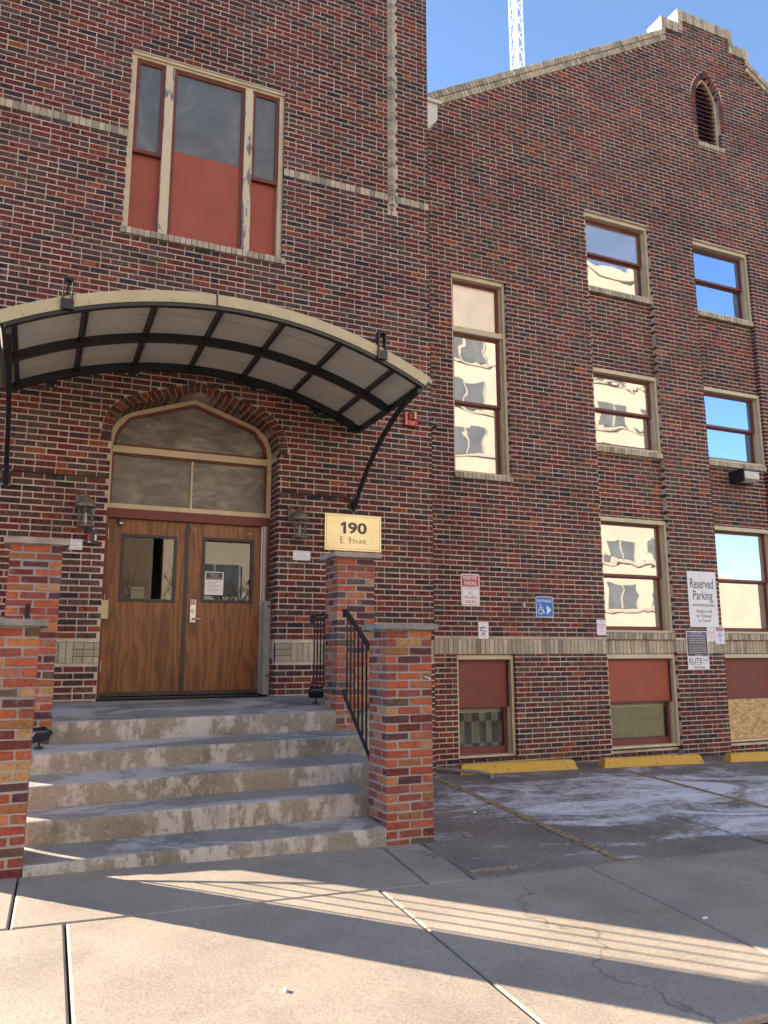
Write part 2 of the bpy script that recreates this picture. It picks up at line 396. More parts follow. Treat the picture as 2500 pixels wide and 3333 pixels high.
def text(parent, s, xc, zc, h, wmax, y, mat, name='lettering', bold=0.0, x0=None):
    """flat print on a board that faces -y"""
    cu = bpy.data.curves.new('t', 'FONT'); cu.body = s; cu.align_x = 'CENTER'; cu.align_y = 'CENTER'; cu.offset = bold; cu.resolution_u = 3; cu.extrude = .01
    ob = bpy.data.objects.new('t', cu); C.objects.link(ob)
    dg = bpy.context.evaluated_depsgraph_get(); me = bpy.data.meshes.new_from_object(ob.evaluated_get(dg))
    C.objects.unlink(ob); bpy.data.objects.remove(ob)
    vs = [v.co.copy() for v in me.vertices]
    a = min(v.x for v in vs); b_ = max(v.x for v in vs); c = min(v.y for v in vs); d = max(v.y for v in vs)
    sx = wmax/(b_-a); sz = h/(d-c)
    for v, q in zip(me.vertices, vs):
        v.co = Vector((((q.x-(a+b_)/2)*sx), 0 if q.z < 0 else -.0012, (q.y-(c+d)/2)*sz))
        v.co.y = -.0010 if q.z > 0 else 0.0
    me.materials.clear(); me.materials.append(MATS[mat]); me.name = name
    # text faced +z; mapped to face -y
    o = link(name, me, parent, Vector((xc, y, zc))-worldloc(parent)); return o
def roundrect(x0, x1, z0, z1, r, k=5):
    p = []
    for cx, cz, a0 in ((x1-r, z0+r, -90), (x1-r, z1-r, 0), (x0+r, z1-r, 90), (x0+r, z0+r, 180)):
        for i in range(k+1):
            a = math.radians(a0+90*i/k); p.append((cx+r*math.cos(a), cz+r*math.sin(a)))
    return p

# ------------------------------------------------------------------ ground
def gz(x, y):
    x = min(max(x, -6), 16); y = min(max(y, -8), 3)
    return .135-.02*x+.02*y
def sheet(x0, x1, y0, y1, dz, nx=1, ny=1):
    m = MB(); xs = [x0+(x1-x0)*i/nx for i in range(nx+1)]; ys = [y0+(y1-y0)*i/ny for i in range(ny+1)]
    for i in range(nx):
        for j in range(ny):
            m.quad([(xs[i],ys[j],gz(xs[i],ys[j])+dz),(xs[i+1],ys[j],gz(xs[i+1],ys[j])+dz),(xs[i+1],ys[j+1],gz(xs[i+1],ys[j+1])+dz),(xs[i],ys[j+1],gz(xs[i],ys[j+1])+dz)])
    return m
g = MB()
gx = [-900,-200,-60,-20,-6,-1,4,9,16,24,60,200,900]; gy = [-900,-200,-60,-29,-20,-8,-4,0,3,20,60,200,900]
for i in range(len(gx)-1):
    for j in range(len(gy)-1):
        g.quad([(x, y, gz(x, y)-.16) for x, y in ((gx[i],gy[j]),(gx[i+1],gy[j]),(gx[i+1],gy[j+1]),(gx[i],gy[j+1]))])
tag(put('ground', g, 'joint_dirt'), kind='structure')
road = sheet(-30, 45, -20, -6.36, -.13, 8, 4); tag(put('road', road, 'asphalt'), kind='structure')
def slab(pts, gap=.006, dz=0, th=.14):
    """paving slab with a chamfered rim; pts x,y counter-clockwise"""
    m = MB(); k = len(pts); cx = sum(p[0] for p in pts)/k; cy = sum(p[1] for p in pts)/k
    def inset(p, d): 
        v = Vector((cx-p[0], cy-p[1])); return (p[0]+d*(1 if v.x > 0 else -1), p[1]+d*(1 if v.y > 0 else -1))
    o = [inset(p, gap) for p in pts]; i = [inset(p, gap+.012) for p in pts]
    T = [(x, y, gz(x, y)+dz) for x, y in i]; R = [(x, y, gz(x, y)+dz-.008) for x, y in o]; L = [(x, y, gz(x, y)+dz-th) for x, y in o]
    m.quad(T)
    for a in range(k):
        b_ = (a+1) % k; m.quad([R[a], R[b_], T[b_], T[a]]); m.quad([L[a], L[b_], R[b_], R[a]])
    return m
side = sheet(-8, 30, -6.34, -4.02, -.03, 8, 1)
sw = put('sidewalk', side, 'joint_dirt'); tag(sw, kind='structure')
xs = [-7.6,-5.6,-3.6,-1.65]
J2 = [(-1.65,-1.65), (.28,.24), (2.22,2.12), (3.93,3.72), (5.9,5.7), (7.9,7.7), (9.9,9.7), (11.9,11.7), (13.9,13.7)]
YB, YT = -6.33, -4.05
tops = [(-7.6,-7.6),(-5.6,-5.6),(-3.6,-3.6)]+J2
for (a, a2), (b_, b2) in zip(tops[:-1], tops[1:]):
    put('paving_slab', slab([(a2, YB), (b2, YB), (b_, YT), (a, YT)]), 'sidewalk_concrete', sw)
row1 = [(-7.6,-7.6),(-5.6,-5.6),(-3.6,-3.6),(-1.8,-1.8),(.02,-.01),(2.70,2.59),(3.08,2.95)]
for (a, a2), (b_, b2) in zip(row1[:-1], row1[1:]):
    put('paving_slab', slab([(a2, YT), (b2, YT), (b_, -3.0), (a, -3.0)]), 'sidewalk_concrete', sw)
kerb = MB(); kerb.box(-8, 30, -6.40, -6.345, -.25, gz(3,-6.4)-.03); tag(put('kerb', kerb, 'sidewalk_concrete'), kind='structure')
lotb = sheet(-3.0, 24, -4.04, .62, -.03, 6, 1)
lot = put('parking_lot', lotb, 'joint_dirt'); tag(lot, kind='structure')
lx = [3.06, 5.95, 9.1, 12.2, 15.3, 18.4]
for i in range(5):
    for y0, y1 in ((-4.04, -1.95), (-1.95, .61)):
        x0 = 2.96 if (i == 0 and y0 < -3) else lx[i]
        put('concrete_slab', slab([(x0, y0), (lx[i+1]-(.06 if y0 < -3 else 0), y0), (lx[i+1], y1), (lx[i], y1)], .004), 'lot_concrete', lot)
put('concrete_slab', slab([(2.9,-3.0),(3.06,-3.0),(3.06,.0),(2.9,.0)], .002), 'lot_concrete', lot)
def line(x0, y0, x1, y1, w_):
    m = MB(); n = 8
    for i in range(n):
        a, b_ = i/n, (i+1)/n
        p = [(x0+(x1-x0)*a-w_, y0+(y1-y0)*a), (x0+(x1-x0)*a+w_, y0+(y1-y0)*a), (x0+(x1-x0)*b_+w_, y0+(y1-y0)*b_), (x0+(x1-x0)*b_-w_, y0+(y1-y0)*b_)]
        m.quad([(x, y, gz(x, y)+.004) for x, y in p])
    return m
for x in (4.30, 7.15, 9.95, 12.8): put('painted_line', line(x, -4.0, x+.38, -.15, .045), 'worn_yellow', lot)
# crumbled slab edge between sidewalk and lot
for k, (x0, x1, y0, y1, dz) in enumerate([(3.0,3.40,-3.90,-3.60,.022)]):
    m = MB(); n = 9
    e = [(x0+(x1-x0)*i/n, y0+random.uniform(-.012,.012)) for i in range(n+1)]
    pts = [(x, y, gz(x, y)+dz+random.uniform(-.006,.006)) for x, y in e]; bk = [(x, y1, gz(x, y1)+.002) for x, y in e]; lo = [(p[0]+.0, p[1]-.012, gz(p[0], p[1])-.01) for p in pts]
    for i in range(n): m.quad([pts[i], pts[i+1], bk[i+1], bk[i]]); m.quad([lo[i], lo[i+1], pts[i+1], pts[i]])
    m.quad([lo[-1], bk[-1], pts[-1]]); m.quad([pts[0], bk[0], lo[0]])
    o = put('broken_edge', m, 'lot_concrete', lot)

# ------------------------------------------------------------------ brick walls
RUG = [((.170,.042,.034),22), ((.130,.039,.034),22), ((.110,.054,.052),17), ((.086,.043,.041),14), ((.058,.040,.043),8), ((.042,.036,.041),4),
       ((.112,.070,.050),9), ((.090,.064,.052),6), ((.235,.062,.038),7), ((.30,.086,.042),2), ((.140,.068,.062),9)]
CRM = [((.58,.50,.37),5), ((.52,.44,.31),5), ((.46,.39,.28),4), ((.38,.33,.25),3), ((.64,.54,.39),3), ((.30,.27,.21),1)]
OLD = [((.42,.12,.06),8), ((.34,.085,.055),8), ((.27,.085,.065),8), ((.48,.18,.08),5), ((.30,.14,.06),3), ((.11,.052,.055),7), ((.42,.25,.12),2), ((.16,.045,.038),6), ((.36,.14,.09),4), ((.13,.09,.07),2)]
def pick(p): return random.choices([c for c, _ in p], [w_ for _, w_ in p])[0]
CH = .0715
CACHE = {}
class Wall:
    """collects bricks; the 300 that show largest become objects, the rest one mesh"""
    def __init__(s): s.b = []
    def add(s, x0, x1, z0, z1, y0, depth=.1, pal=RUG, mat='rug_brick', name='brick', col=None, keep=False):
        s.b.append((x0, x1, z0, z1, y0, depth, col or pick(pal), mat, name))
    def rows(s, spans, z0, z1, y, pal=RUG, zoff=0.0):
        k = int(math.floor((z0-zoff)/CH))
        while True:
            a = zoff+k*CH
            if a >= z1: break
            lo, hi = max(a+.0075, z0), min(a+CH-.0075, z1)
            if hi-lo > .02:
                sp = spans((lo+hi)/2)
                for (u0, u1) in sp:
                    u0 -= .0016; u1 += .0016
                    if k % 5 == 0:
                        cell = .3205; x = math.floor((u0-.11)/cell)*cell+.11; seq = (.0975, .1985)
                    else:
                        cell = .2137; x = math.floor(u0/cell)*cell+(.107 if k % 2 else 0)-cell; seq = (.2015,)
                    i = 0
                    while x < u1:
                        L = seq[i % len(seq)]; i += 1
                        xa, xb = max(x, u0), min(x+L, u1)
                        if xb-xa > .022:
                            j = random.uniform(-.0022,.0022)
                            s.add(xa, xb, lo+random.uniform(0,.0012), hi-random.uniform(0,.0012), y+j, .1-j, pal)
                        x += L+.0122
            k += 1
    def build(s, root, limit=300):
        groups = {}
        for b in s.b: groups.setdefault((b[8], b[7]), []).append(b)
        for (name, mat), L in groups.items():
            def size(b):
                p = ((b[0]+b[1])/2, b[4], (b[2]+b[3])/2); q = proj(p)
                if not q or not (-20 < q[0] < 2520 and -20 < q[1] < 3353): return 0
                if b[4] > .9: return 0
                return (b[1]-b[0])/max(.1, (Vector(p)-CAM).length)*(2 if (b[3]-b[2]) > .04 else 1)
            L.sort(key=size, reverse=True)
            P = worldloc(root)
            for b in L[:limit]:
                x0, x1, z0, z1, y0, d, c, mt, nm = b
                key = (round(x1-x0, 2), round(z1-z0, 3), round(d, 2), c, mt)
                if key not in CACHE:
                    w2, h2 = (x1-x0)/2, (z1-z0)/2
                    m = MB(); m.box(-w2, w2, 0, d, -h2, h2, c); CACHE[key] = m.mesh(nm, mt)
                link(nm, CACHE[key], root, Vector(((x0+x1)/2, y0, (z0+z1)/2))-P)
            rest = L[limit:]
            if rest:
                m = MB()
                for x0, x1, z0, z1, y0, d, c, mt, nm in rest: m.box(x0, x1, y0, y0+d, z0, z1, c, back=False)
                o = put(nm+'work', m, mat, root); o['kind'] = 'stuff'
def cut(spans, holes):
    """subtract x-intervals"""
    out = list(spans)
    for a, b in holes:
        nxt = []
        for u0, u1 in out:
            if b <= u0 or a >= u1: nxt.append((u0, u1)); continue
            if a > u0: nxt.append((u0, a))
            if b < u1: nxt.append((b, u1))
        out = nxt
    return out
def faced(mb, outer, holes, y, depth):
    """mortar face with holes, plus the returns of the holes"""
    loops = [outer]+holes; vs = [Vector((p[0], p[1], 0)) for L in loops for p in L]
    tris = tessellate_polygon([[Vector((p[0], p[1], 0)) for p in L] for L in loops])
    n = len(mb.v); mb.v += [(v.x, y, v.y) for v in vs]
    for t in tris:
        a, b, c = (vs[i] for i in t)
        f = t if (b-a).cross(c-a).z > 0 else t[::-1]
        mb.f.append(tuple(n+i for i in f)); mb.c.append(None)
    for L in loops:
        for i in range(len(L)):
            p, q = L[i], L[(i+1) % len(L)]
            mb.quad([(p[0], y, p[1]), (p[0], y+depth, p[1]), (q[0], y+depth, q[1]), (q[0], y, q[1])])
rect = lambda x0, x1, z0, z1: [(x0,z0),(x1,z0),(x1,z1),(x0,z1)]

# ------------------------------------------------------------------ entrance tower
tower = thing('brick_tower', 'tall dark red brick entrance block with an arched double doorway and triple window above', 'building', (1.5, 0, 0))
TX0, TX1, TZ = -1.8, 4.76, 12.4
XC, AH = 1.6475, .9875
ARC = [(.9875,3.98),(.984,4.06),(.965,4.16),(.925,4.25),(.865,4.325),(.79,4.385),(.70,4.425),(.35,4.545),(0,4.66)]
ARO = [(1.095,3.98),(1.093,4.08),(1.075,4.20),(1.03,4.315),(.955,4.405),(.86,4.475),(.745,4.53),(.37,4.655),(0,4.775)]
def interp(C_, z):      # half width of curve at height z
    for (a, za), (b, zb) in zip(C_[:-1], C_[1:]):
        if za <= z <= zb: return a+(b-a)*(z-za)/(zb-za)
    return C_[0][0] if z < C_[0][1] else 0
WX0, WX1, WZ0, WZ1 = .64, 2.615, 6.59, 9.0
def tspans(z):
    h = []
    if z < ARO[0][1]: h.append((XC-AH, XC+AH))
    elif z < 4.775:
        a = interp(ARO, z); h.append((XC-a-.008, XC+a+.008))
    if WZ0-.1 < z < WZ1: h.append((WX0 if z > WZ0 else WX0-.03, WX1 if z > WZ0 else WX1+.03))
    if 7.775 < z < 7.89: h.append((-9, 9))
    if z > 7.56: h += [(4.118, 4.247)]
    if 1.455 < z < 1.685: h.append((-9, 9))
    return cut([(TX0, TX1)], h)
W = Wall()
W.rows(tspans, -.1, TZ-.22, 0)
for (a, b) in cut([(TX0, TX1)], [(WX0, WX1), (4.118, 4.247)]):       # cream rowlock band
    x = a+.004
    while x < b-.02: W.add(x, min(x+.066, b), 7.783, 7.882, -.004+random.uniform(-.001,.001), .1, CRM, 'cream_brick', 'band_brick'); x += .0725
for (a, b) in cut([(TX0, TX1)], [(XC-AH, XC+AH)]):                                    # cream soldier band at plinth height
    for q in (0, 1):
        pass
    x = a+.004
    while x < b-.02:
        near = (b < 1 and x > b-.30) or (a > 2 and x < a+.20)
        if near:
            L = .19 if a > 2 else .095
            for r in range(3):
                W.add(x, min(x+L, b), 1.461+r*.0745, 1.461+r*.0745+.066, -.002, .1, CRM, 'cream_brick', 'band_brick')
            x += L+.008
        else:
            W.add(x, min(x+.066, b), 1.461, 1.679, -.003+random.uniform(-.001,.001), .1, CRM, 'cream_brick', 'band_brick'); x += .0735
# cream sill of the triple window
x = WX0-.028
while x < WX1+.02: W.add(x, x+.062, WZ0-.085, WZ0-.004, -.035+random.uniform(-.004,.004), .13, CRM, 'cream_brick', 'sill_brick'); x += .0705
# reveal bricks of the doorway
for k in range(14, 56):
    a = k*CH; lo, hi = a+.0055, a+CH-.0055
    if lo < 1.06 or hi > 3.985: continue
    cuts = ((.108, .205), (.215, .34)) if k % 2 else ((.108, .145), (.155, .34))
    for y0, y1 in cuts:
        p = CRM if 1.46 < lo < 1.66 else RUG; m_ = 'cream_brick' if p is CRM else 'rug_brick'
        W.add(XC-AH-.1, XC-AH+.0016, lo, hi, y0, y1-y0, p, m_); W.add(XC+AH-.0016, XC+AH+.1, lo, hi, y0, y1-y0, p, m_)
# top coping of the block and the side return towards the wing
k = 0
while k*CH < TZ-.25:
    a = k*CH
    if a > 0: W.add(TX1-.1, TX1, a+.0055, a+CH-.0055, .112, .203); W.add(TX1-.1, TX1, a+.0055, a+CH-.0055, .325, .26)
    k += 1
W.build(tower)
mm = MB()
arch = [(XC-AH, -.1), (XC+AH, -.1)]+[(XC+a, z) for a, z in ARC]+[(XC-a, z) for a, z in reversed(ARC[:-1])]
outer = [(TX0+.006,-.1),(XC-AH,-.1)]+[(XC-a, z) for a, z in ARC[:-1]]+[(XC, 4.66)]+[(XC+a, z) for a, z in reversed(ARC[:-1])]+[(XC+AH,-.1),(TX1-.006,-.1),(TX1-.006,TZ-.2),(TX0+.006,TZ-.2)]
faced(mm, outer, [rect(WX0, WX1, WZ0, WZ1)], .004, .346)
put('wall', mm, 'wall_mortar', tower)
def bed(root, *a): put('mortar_bed', B(*a), 'dark_mortar', root)
for a, b in cut([(TX0+.01, TX1-.01)], [(WX0, WX1)]): bed(tower, a, b, .001, .05, 7.779, 7.886)
for a, b in cut([(TX0+.01, TX1-.01)], [(XC-AH, XC+AH)]): bed(tower, a, b, .0012, .05, 1.457, 1.683)
bed(tower, WX0-.025, WX1+.02, -.028, .05, WZ0-.081, WZ0-.007)

m = MB(); m.box(TX0, TX0+.3, .35, 9, -.1, TZ-.2); m.box(TX1-.3, TX1-.004, .35, 9, -.1, TZ-.2); m.box(TX0, TX1-.004, 8.7, 9, -.1, TZ-.2)
m.box(TX0, TX0+.3, .102, .35, -.1, TZ-.2)
put('side_wall', m, 'dark_red_board', tower)
m = MB(); m.box(TX0+.01, TX1-.01, .1, 8.9, TZ-.5, TZ-.35); put('roof', m, 'bitumen', tower)
for k in range(int((TX1-TX0)/.0735)+1):
    c = pick(CRM); x = TX0+k*.0735
    m = MB(); m.box(x, min(x+.066, TX1), -.03, .34, TZ-.19, TZ, c); put('coping_brick', m, 'cream_brick', tower)
# voussoirs
def along(Cv, t):
    L = [0]
    for p, q in zip(Cv[:-1], Cv[1:]): L.append(L[-1]+math.hypot(p[0]-q[0], p[1]-q[1]))
    d = t*L[-1]
    for i in range(len(L)-1):
        if d <= L[i+1]+1e-9:
            f = (d-L[i])/(L[i+1]-L[i]); return (Cv[i][0]+(Cv[i+1][0]-Cv[i][0])*f, Cv[i][1]+(Cv[i+1][1]-Cv[i][1])*f)
    return Cv[-1]
nv = 18
for s in (-1, 1):
    for k in range(nv):
        t0, t1 = (k+.06)/nv, (k+.94)/nv
        if k == nv-1: t1 = .995
        i0, i1, o0, o1 = along(ARC, t0), along(ARC, t1), along(ARO, t0), along(ARO, t1)
        pts = [(XC+s*i0[0], i0[1]), (XC+s*o0[0], o0[1]), (XC+s*o1[0], o1[1]), (XC+s*i1[0], i1[1])]
        if s < 0: pts = pts[::-1]
        for y0, y1 in ((-.002, .1), (.109, .216), (.226, .34)) if k % 2 else ((-.002, .155), (.165, .34)):
            m = MB(); m.prism(pts, y0, y1, pick(RUG)); put('voussoir', m, 'rug_brick', tower)
# vertical cream ribs, v-shaped, corbelled off at the foot
for xc in (4.1825,):
    z = 7.725; lv = 0
    tips = [(7.575, .35), (7.65, .7)]
    for zb, f in tips:
        m = MB(); c = pick(CRM); w2 = .058*f
        n = len(m.v); P = [(xc-w2, .02), (xc-.008, -.05*f), (xc+w2, .02)]
        m.v += [(x, y, zb) for x, y in P]+[(x, y, zb+.067) for x, y in P]
        m.f += [(0,1,4,3),(1,2,5,4),(3,4,5),(2,1,0)]; m.c += [c]*4; put('rib_brick', m, 'cream_brick', tower)
    while z < TZ-.25:
        m = MB(); c = pick(CRM)
        P = [(xc-.0575, .02), (xc-.0575, .0), (xc-.008, -.05+random.uniform(-.002,.002)), (xc+.0575, .0), (xc+.0575, .02)]
        m.v += [(x, y, z) for x, y in P]+[(x, y, z+.064) for x, y in P]
        m.f += [(0,1,6,5),(1,2,7,6),(2,3,8,7),(3,4,9,8),(5,6,7,8,9),(4,3,2,1,0)]; m.c += [c]*6
        put('rib_brick', m, 'cream_brick', tower); z += CH
# triple window
def frame_box(m, x0, x1, z0, z1, t, y0, y1, tb=None):
    tb = t if tb is None else tb
    m.box(x0, x0+t, y0, y1, z0, z1); m.box(x1-t, x1, y0, y1, z0, z1)
    m.box(x0+t, x1-t, y0+.001, y1, z1-t, z1); m.box(x0+t, x1-t, y0+.001, y1, z0, z0+tb)
win = MB(); frame_box(win, WX0, WX1, WZ0, WZ1, .062, .045, .2, .02)
win.box(WX0-.01, WX1+.008, .02, .0445, WZ1-.035, WZ1+.012)
wo_ = put('window', win, 'cream_paint', tower); wo_['label'] = 'triple window with cream frame, frosted panes and red boards'
m = MB(); m.box(1.055, 1.165, .04, .2, WZ0+.02, WZ1-.063); m.box(2.085, 2.19, .04, .2, WZ0+.02, WZ1-.063)
put('mullion', m, 'peeling_cream', wo_, bevel=.006)
for x0, x1 in ((.702, 1.055), (2.19, 2.553)):
    m = MB(); frame_box(m, x0, x1, 7.66, WZ1-.063, .042, .075, .12, .05); put('sash', m, 'red_paint', wo_)
    m = MB(); m.box(x0+.042, x1-.042, .1, .106, 7.71, WZ1-.105); put('pane', m, 'frosted_glass', wo_)
    m = MB(); m.box(x0, x1, .135, .15, WZ0+.02, 7.665); put('board', m, 'red_board', wo_)
m = MB(); frame_box(m, 1.165, 2.085, WZ0+.02, WZ1-.063, .04, .075, .12); put('sash', m, 'red_paint', wo_)
m = MB(); m.box(1.205, 2.045, .1, .106, 7.80, WZ1-.103); put('pane', m, 'frosted_glass', wo_)
m = MB(); m.box(1.205, 2.045, .088, .1, WZ0+.06, 7.80); put('board', m, 'red_board', wo_)

# doorway: cream transom frame with two lights
FY = .345
inn = lambda d: [(max(a-d*(1.0 if i < 5 else .35), 0) if i < 8 else 0, z-d*(0 if i == 0 else .45+.07*i if i < 8 else 1.0)) for i, (a, z) in enumerate(ARC)]
fr = MB()
def band(m, A, Bc, y0, y1):
    for s in (-1, 1):
        for i in range(len(A)-1):
            p = [(XC+s*Bc[i][0], Bc[i][1]), (XC+s*A[i][0], A[i][1]), (XC+s*A[i+1][0], A[i+1][1]), (XC+s*Bc[i+1][0], Bc[i+1][1])]
            m.prism(p if s > 0 else p[::-1], y0, y1)
i1, i2 = inn(.05), inn(.085)
band(fr, ARC, i1, FY, FY+.12)
fr.box(XC-AH, XC-AH+.05, FY, FY+.12, 3.235, 3.98); fr.box(XC+AH-.05, XC+AH, FY, FY+.12, 3.235, 3.98)
fr.box(XC-AH+.05, XC+AH-.05, FY-.01, FY+.12, 3.905, 3.985); fr.box(XC-AH+.05, XC+AH-.05, FY-.004, FY+.12, 3.235, 3.29)
fr.box(XC-.012, XC+.012, FY+.03, FY+.06, 3.29, 3.90)
tf = put('transom_window', fr, 'cream_paint', tower); tf['label'] = 'arched transom over the doors with clouded panes'
m = MB(); band(m, i1, i2, FY+.03, FY+.08)
m.box(XC-AH+.05, XC+AH-.05, FY+.03, FY+.08, 3.985, 4.02)
for x0 in (XC-AH+.05, XC+AH-.072): m.box(x0, x0+.022, FY+.03, FY+.08, 3.292, 3.903)
m.box(XC-AH+.072, XC+AH-.072, FY+.03, FY+.08, 3.88, 3.903)
put('sash', m, 'red_paint', tf)
m = MB(); pp = [(XC+a, z) for a, z in i2[:-1]]+[(XC, i2[-1][1])]+[(XC-a, z) for a, z in reversed(i2[:-1])]
m.prism([(XC-.9, 4.0), (XC+.9, 4.0)]+pp, FY+.06, FY+.066); put('pane', m, 'swirled_glass', tf)
for x0, x1 in ((XC-AH+.06, XC-.006), (XC+.006, XC+AH-.06)):
    m = MB(); m.box(x0, x1, FY+.055, FY+.061, 3.28, 3.90); put('pane', m, 'swirled_glass', tf)
# red door frame
m = MB(); m.box(XC-AH, XC-AH+.055, FY+.0, FY+.13, 1.06, 3.234); m.box(XC-AH+.055, XC+AH, FY+.0, FY+.13, 3.125, 3.234); m.box(XC+AH-.03, XC+AH, FY+.002, FY+.13, 1.06, 3.124)
dfr = put('door_frame', m, 'red_paint', tower)
m = MB(); m.box(2.535, 2.552, FY+.03, FY+.13, 1.085, 3.123); m.box(2.556, 2.578, FY+.005, FY+.13, 1.085, 3.123); m.box(2.582, 2.602, FY+.012, FY+.13, 1.085, 3.123)
put('aluminium_channel', m, 'galvanised', dfr)
m = MB(); m.box(2.555, 2.63, .20, FY-.004, 1.075, 2.19); gb = put('guard_board', m, 'grey_board', dfr, bevel=.004)
for z in (1.30, 2.12):
    m = MB(); m.lathe([(.012, 0), (.012, .006), (.02, .010), (.02, .016)], (0, 0, 0), 8); m.v = [(2.60+v[0], .2-v[2], z+v[1]) for v in m.v]; put('bolt', m, 'bronze', dfr)
m = MB(); m.box(.661, .676, .15, FY-.004, 1.06, 2.19); m.box(.676, .76, FY-.04, FY-.003, 1.95, 2.16); put('guard_angle', m, 'cream_paint', dfr)
m = MB(); m.box(XC-AH+.055, 2.535, FY-.02, FY+.14, 1.055, 1.075); put('threshold', m, 'dark_frame', dfr)
DY = FY+.06
def leaf(x0, x1, gx0, gx1, gz0, gz1):
    m = MB(); z0, z1 = 1.085, 3.122
    m.box(x0, gx0, DY, DY+.045, z0, z1); m.box(gx1, x1, DY, DY+.045, z0, z1)
    m.box(gx0, gx1, DY, DY+.045, z0, gz0); m.box(gx0, gx1, DY, DY+.045, gz1, z1)
    d = put('door', m, 'oak_veneer', tower)
    m = MB(); frame_box(m, gx0-.012, gx1+.012, gz0-.012, gz1+.012, .035, DY-.012, DY+.03); put('glass_frame', m, 'dark_frame', d)
    m = MB(); m.quad([(gx0+.02, DY+.014, gz0+.02), (gx1-.02, DY+.014, gz0+.02), (gx1-.02, DY+.014, gz1-.02), (gx0+.02, DY+.014, gz1-.02)]); put('pane', m, 'clear_glass', d)
    m = MB(); m.box(x0+.002, x1-.002, DY-.004, DY-.001, z0, z0+.045); put('kick_strip', m, 'dark_frame', d)
    return d
dl = leaf(.718, 1.618, .885, 1.50, 2.165, 2.935); dl['label'] = 'left wooden door leaf with square window'
dr = leaf(1.650, 2.533, 1.825, 2.435, 2.175, 2.945); dr['label'] = 'right wooden door leaf with keypad lock and notice'
m = MB(); m.box(1.608, 1.652, DY-.014, DY-.002, 1.09, 3.12); put('astragal', m, 'dark_frame', dl)
for z in (2.94, 2.17, 1.42):
    m = MB(); m.tube([(.716, DY-.012, z-.065), (.716, DY-.012, z+.065)], .008, 8); put('hinge', m, 'white_enamel', dl)
m = MB(); m.box(.825, .885, DY-.05, DY-.004, 3.045, 3.115); put('door_contact', m, 'dark_frame', dl)
m = MB(); m.box(.835, .875, DY-.053, DY-.0505, 3.05, 3.072); put('contact_label', m, 'white_plastic', dl)
m = MB(); m.box(1.688, 1.758, DY-.03, DY-.002, 1.92, 2.195); lk = put('keypad_lock', m, 'satin_nickel', dr, bevel=.005)
m = MB()
for r in range(4):
    for c in range(3): m.box(1.697+c*.019, 1.711+c*.019, DY-.036, DY-.0305, 2.135+r*.013, 2.144+r*.013)
put('keypad', m, 'dark_frame', dr)
m = MB(); m.tube([(1.723, DY-.03, 1.965), (1.723, DY-.075, 1.965), (1.74, DY-.085, 1.965), (1.835, DY-.085, 1.963)], .0095, 8); put('lever_handle', m, 'satin_nickel', dr, smooth=True)
m = MB(); m.lathe([(.02, 0), (.02, .012), (.012, .016)], (0,0,0), 12); m.v = [(1.723+v[0], DY-.03-v[2], 2.06+v[1]) for v in m.v]; put('cylinder_guard', m, 'satin_nickel', dr)
for x, z in ((1.722,3.06),(1.722,3.035),(1.722,3.02),(2.26,3.07),(2.29,3.07),(2.38,3.03),(2.41,3.03)):
    m = MB(); m.lathe([(.006,0),(.006,.003),(.002,.004)], (0,0,0), 6); m.v = [(x+v[0], DY-v[2], z+v[1]) for v in m.v]; put('bolt', m, 'white_enamel', dr)
# vestibule behind the doors
m = MB(); m.box(.3, .34, .6, 4.6, 1.06, 3.4); m.box(3.0, 3.04, .6, 4.6, 1.06, 3.4); m.box(.34, 3.0, 4.5, 4.6, 1.06, 3.4); m.box(.3, 3.04, .5, 4.6, 3.4, 3.45)
v_ = put('vestibule', m, 'interior', tower)
m = MB(); m.box(.3, 3.04, .5, 4.6, 1.02, 1.06); put('vestibule_floor', m, 'interior_dark', tower)
m = MB(); m.box(.6, 1.45, 4.40, 4.46, 1.06, 2.9); m.box(1.75, 1.85, 2.4, 3.6, 1.06, 3.39); m.box(2.3, 2.34, 1.2, 2.4, 1.06, 3.39); put('inner_door', m, 'interior_dark', tower)

# ------------------------------------------------------------------ wing with the stepped gable
wing = thing('brick_wing', 'long dark brick wing with stepped cream coped gable and rows of sash windows', 'building', (11.1, .6, 0))
WY = .6
GX0, GX1, GC = 4.775, 17.45, 11.14
def slope_z(x):
    d = abs(x-GC); return 10.20+(6.03-d)*.587          # top of coping line; 10.20 at x=5.11
def top_in(x):         # underside of the coping
    d = abs(x-GC)
    if d < .70: return 13.45
    if d < 1.10: return 13.15
    return slope_z(x)-.245
WIN = []    # openings
def mirror(a, b): return (2*GC-b, 2*GC-a)
talls = [(5.435, 6.41)]; talls.append(mirror(*talls[0]))
bays = [(8.02, 9.40), (10.41, 11.80), (12.83, 14.21)]
lower = [(5.415, 6.37)]; lower.append(mirror(*lower[0]))
LOU = [(a, z) for a, z in [(.295,10.98),(.295,11.95),(.27,12.07),(.22,12.19),(.14,12.31),(.05,12.40),(0,12.43)]]
LX = 11.065
def lou_half(z, ring=0):
    if z < 10.98: return 0
    if z > 12.43+ring: return 0
    for (a, za), (b, zb) in zip(LOU[:-1], LOU[1:]):
        if za <= z-ring*.5 <= zb: return a+(b-a)*(z-ring*.5-za)/(zb-za)+ring
    return LOU[0][0]+ring if z < 11.95 else 0
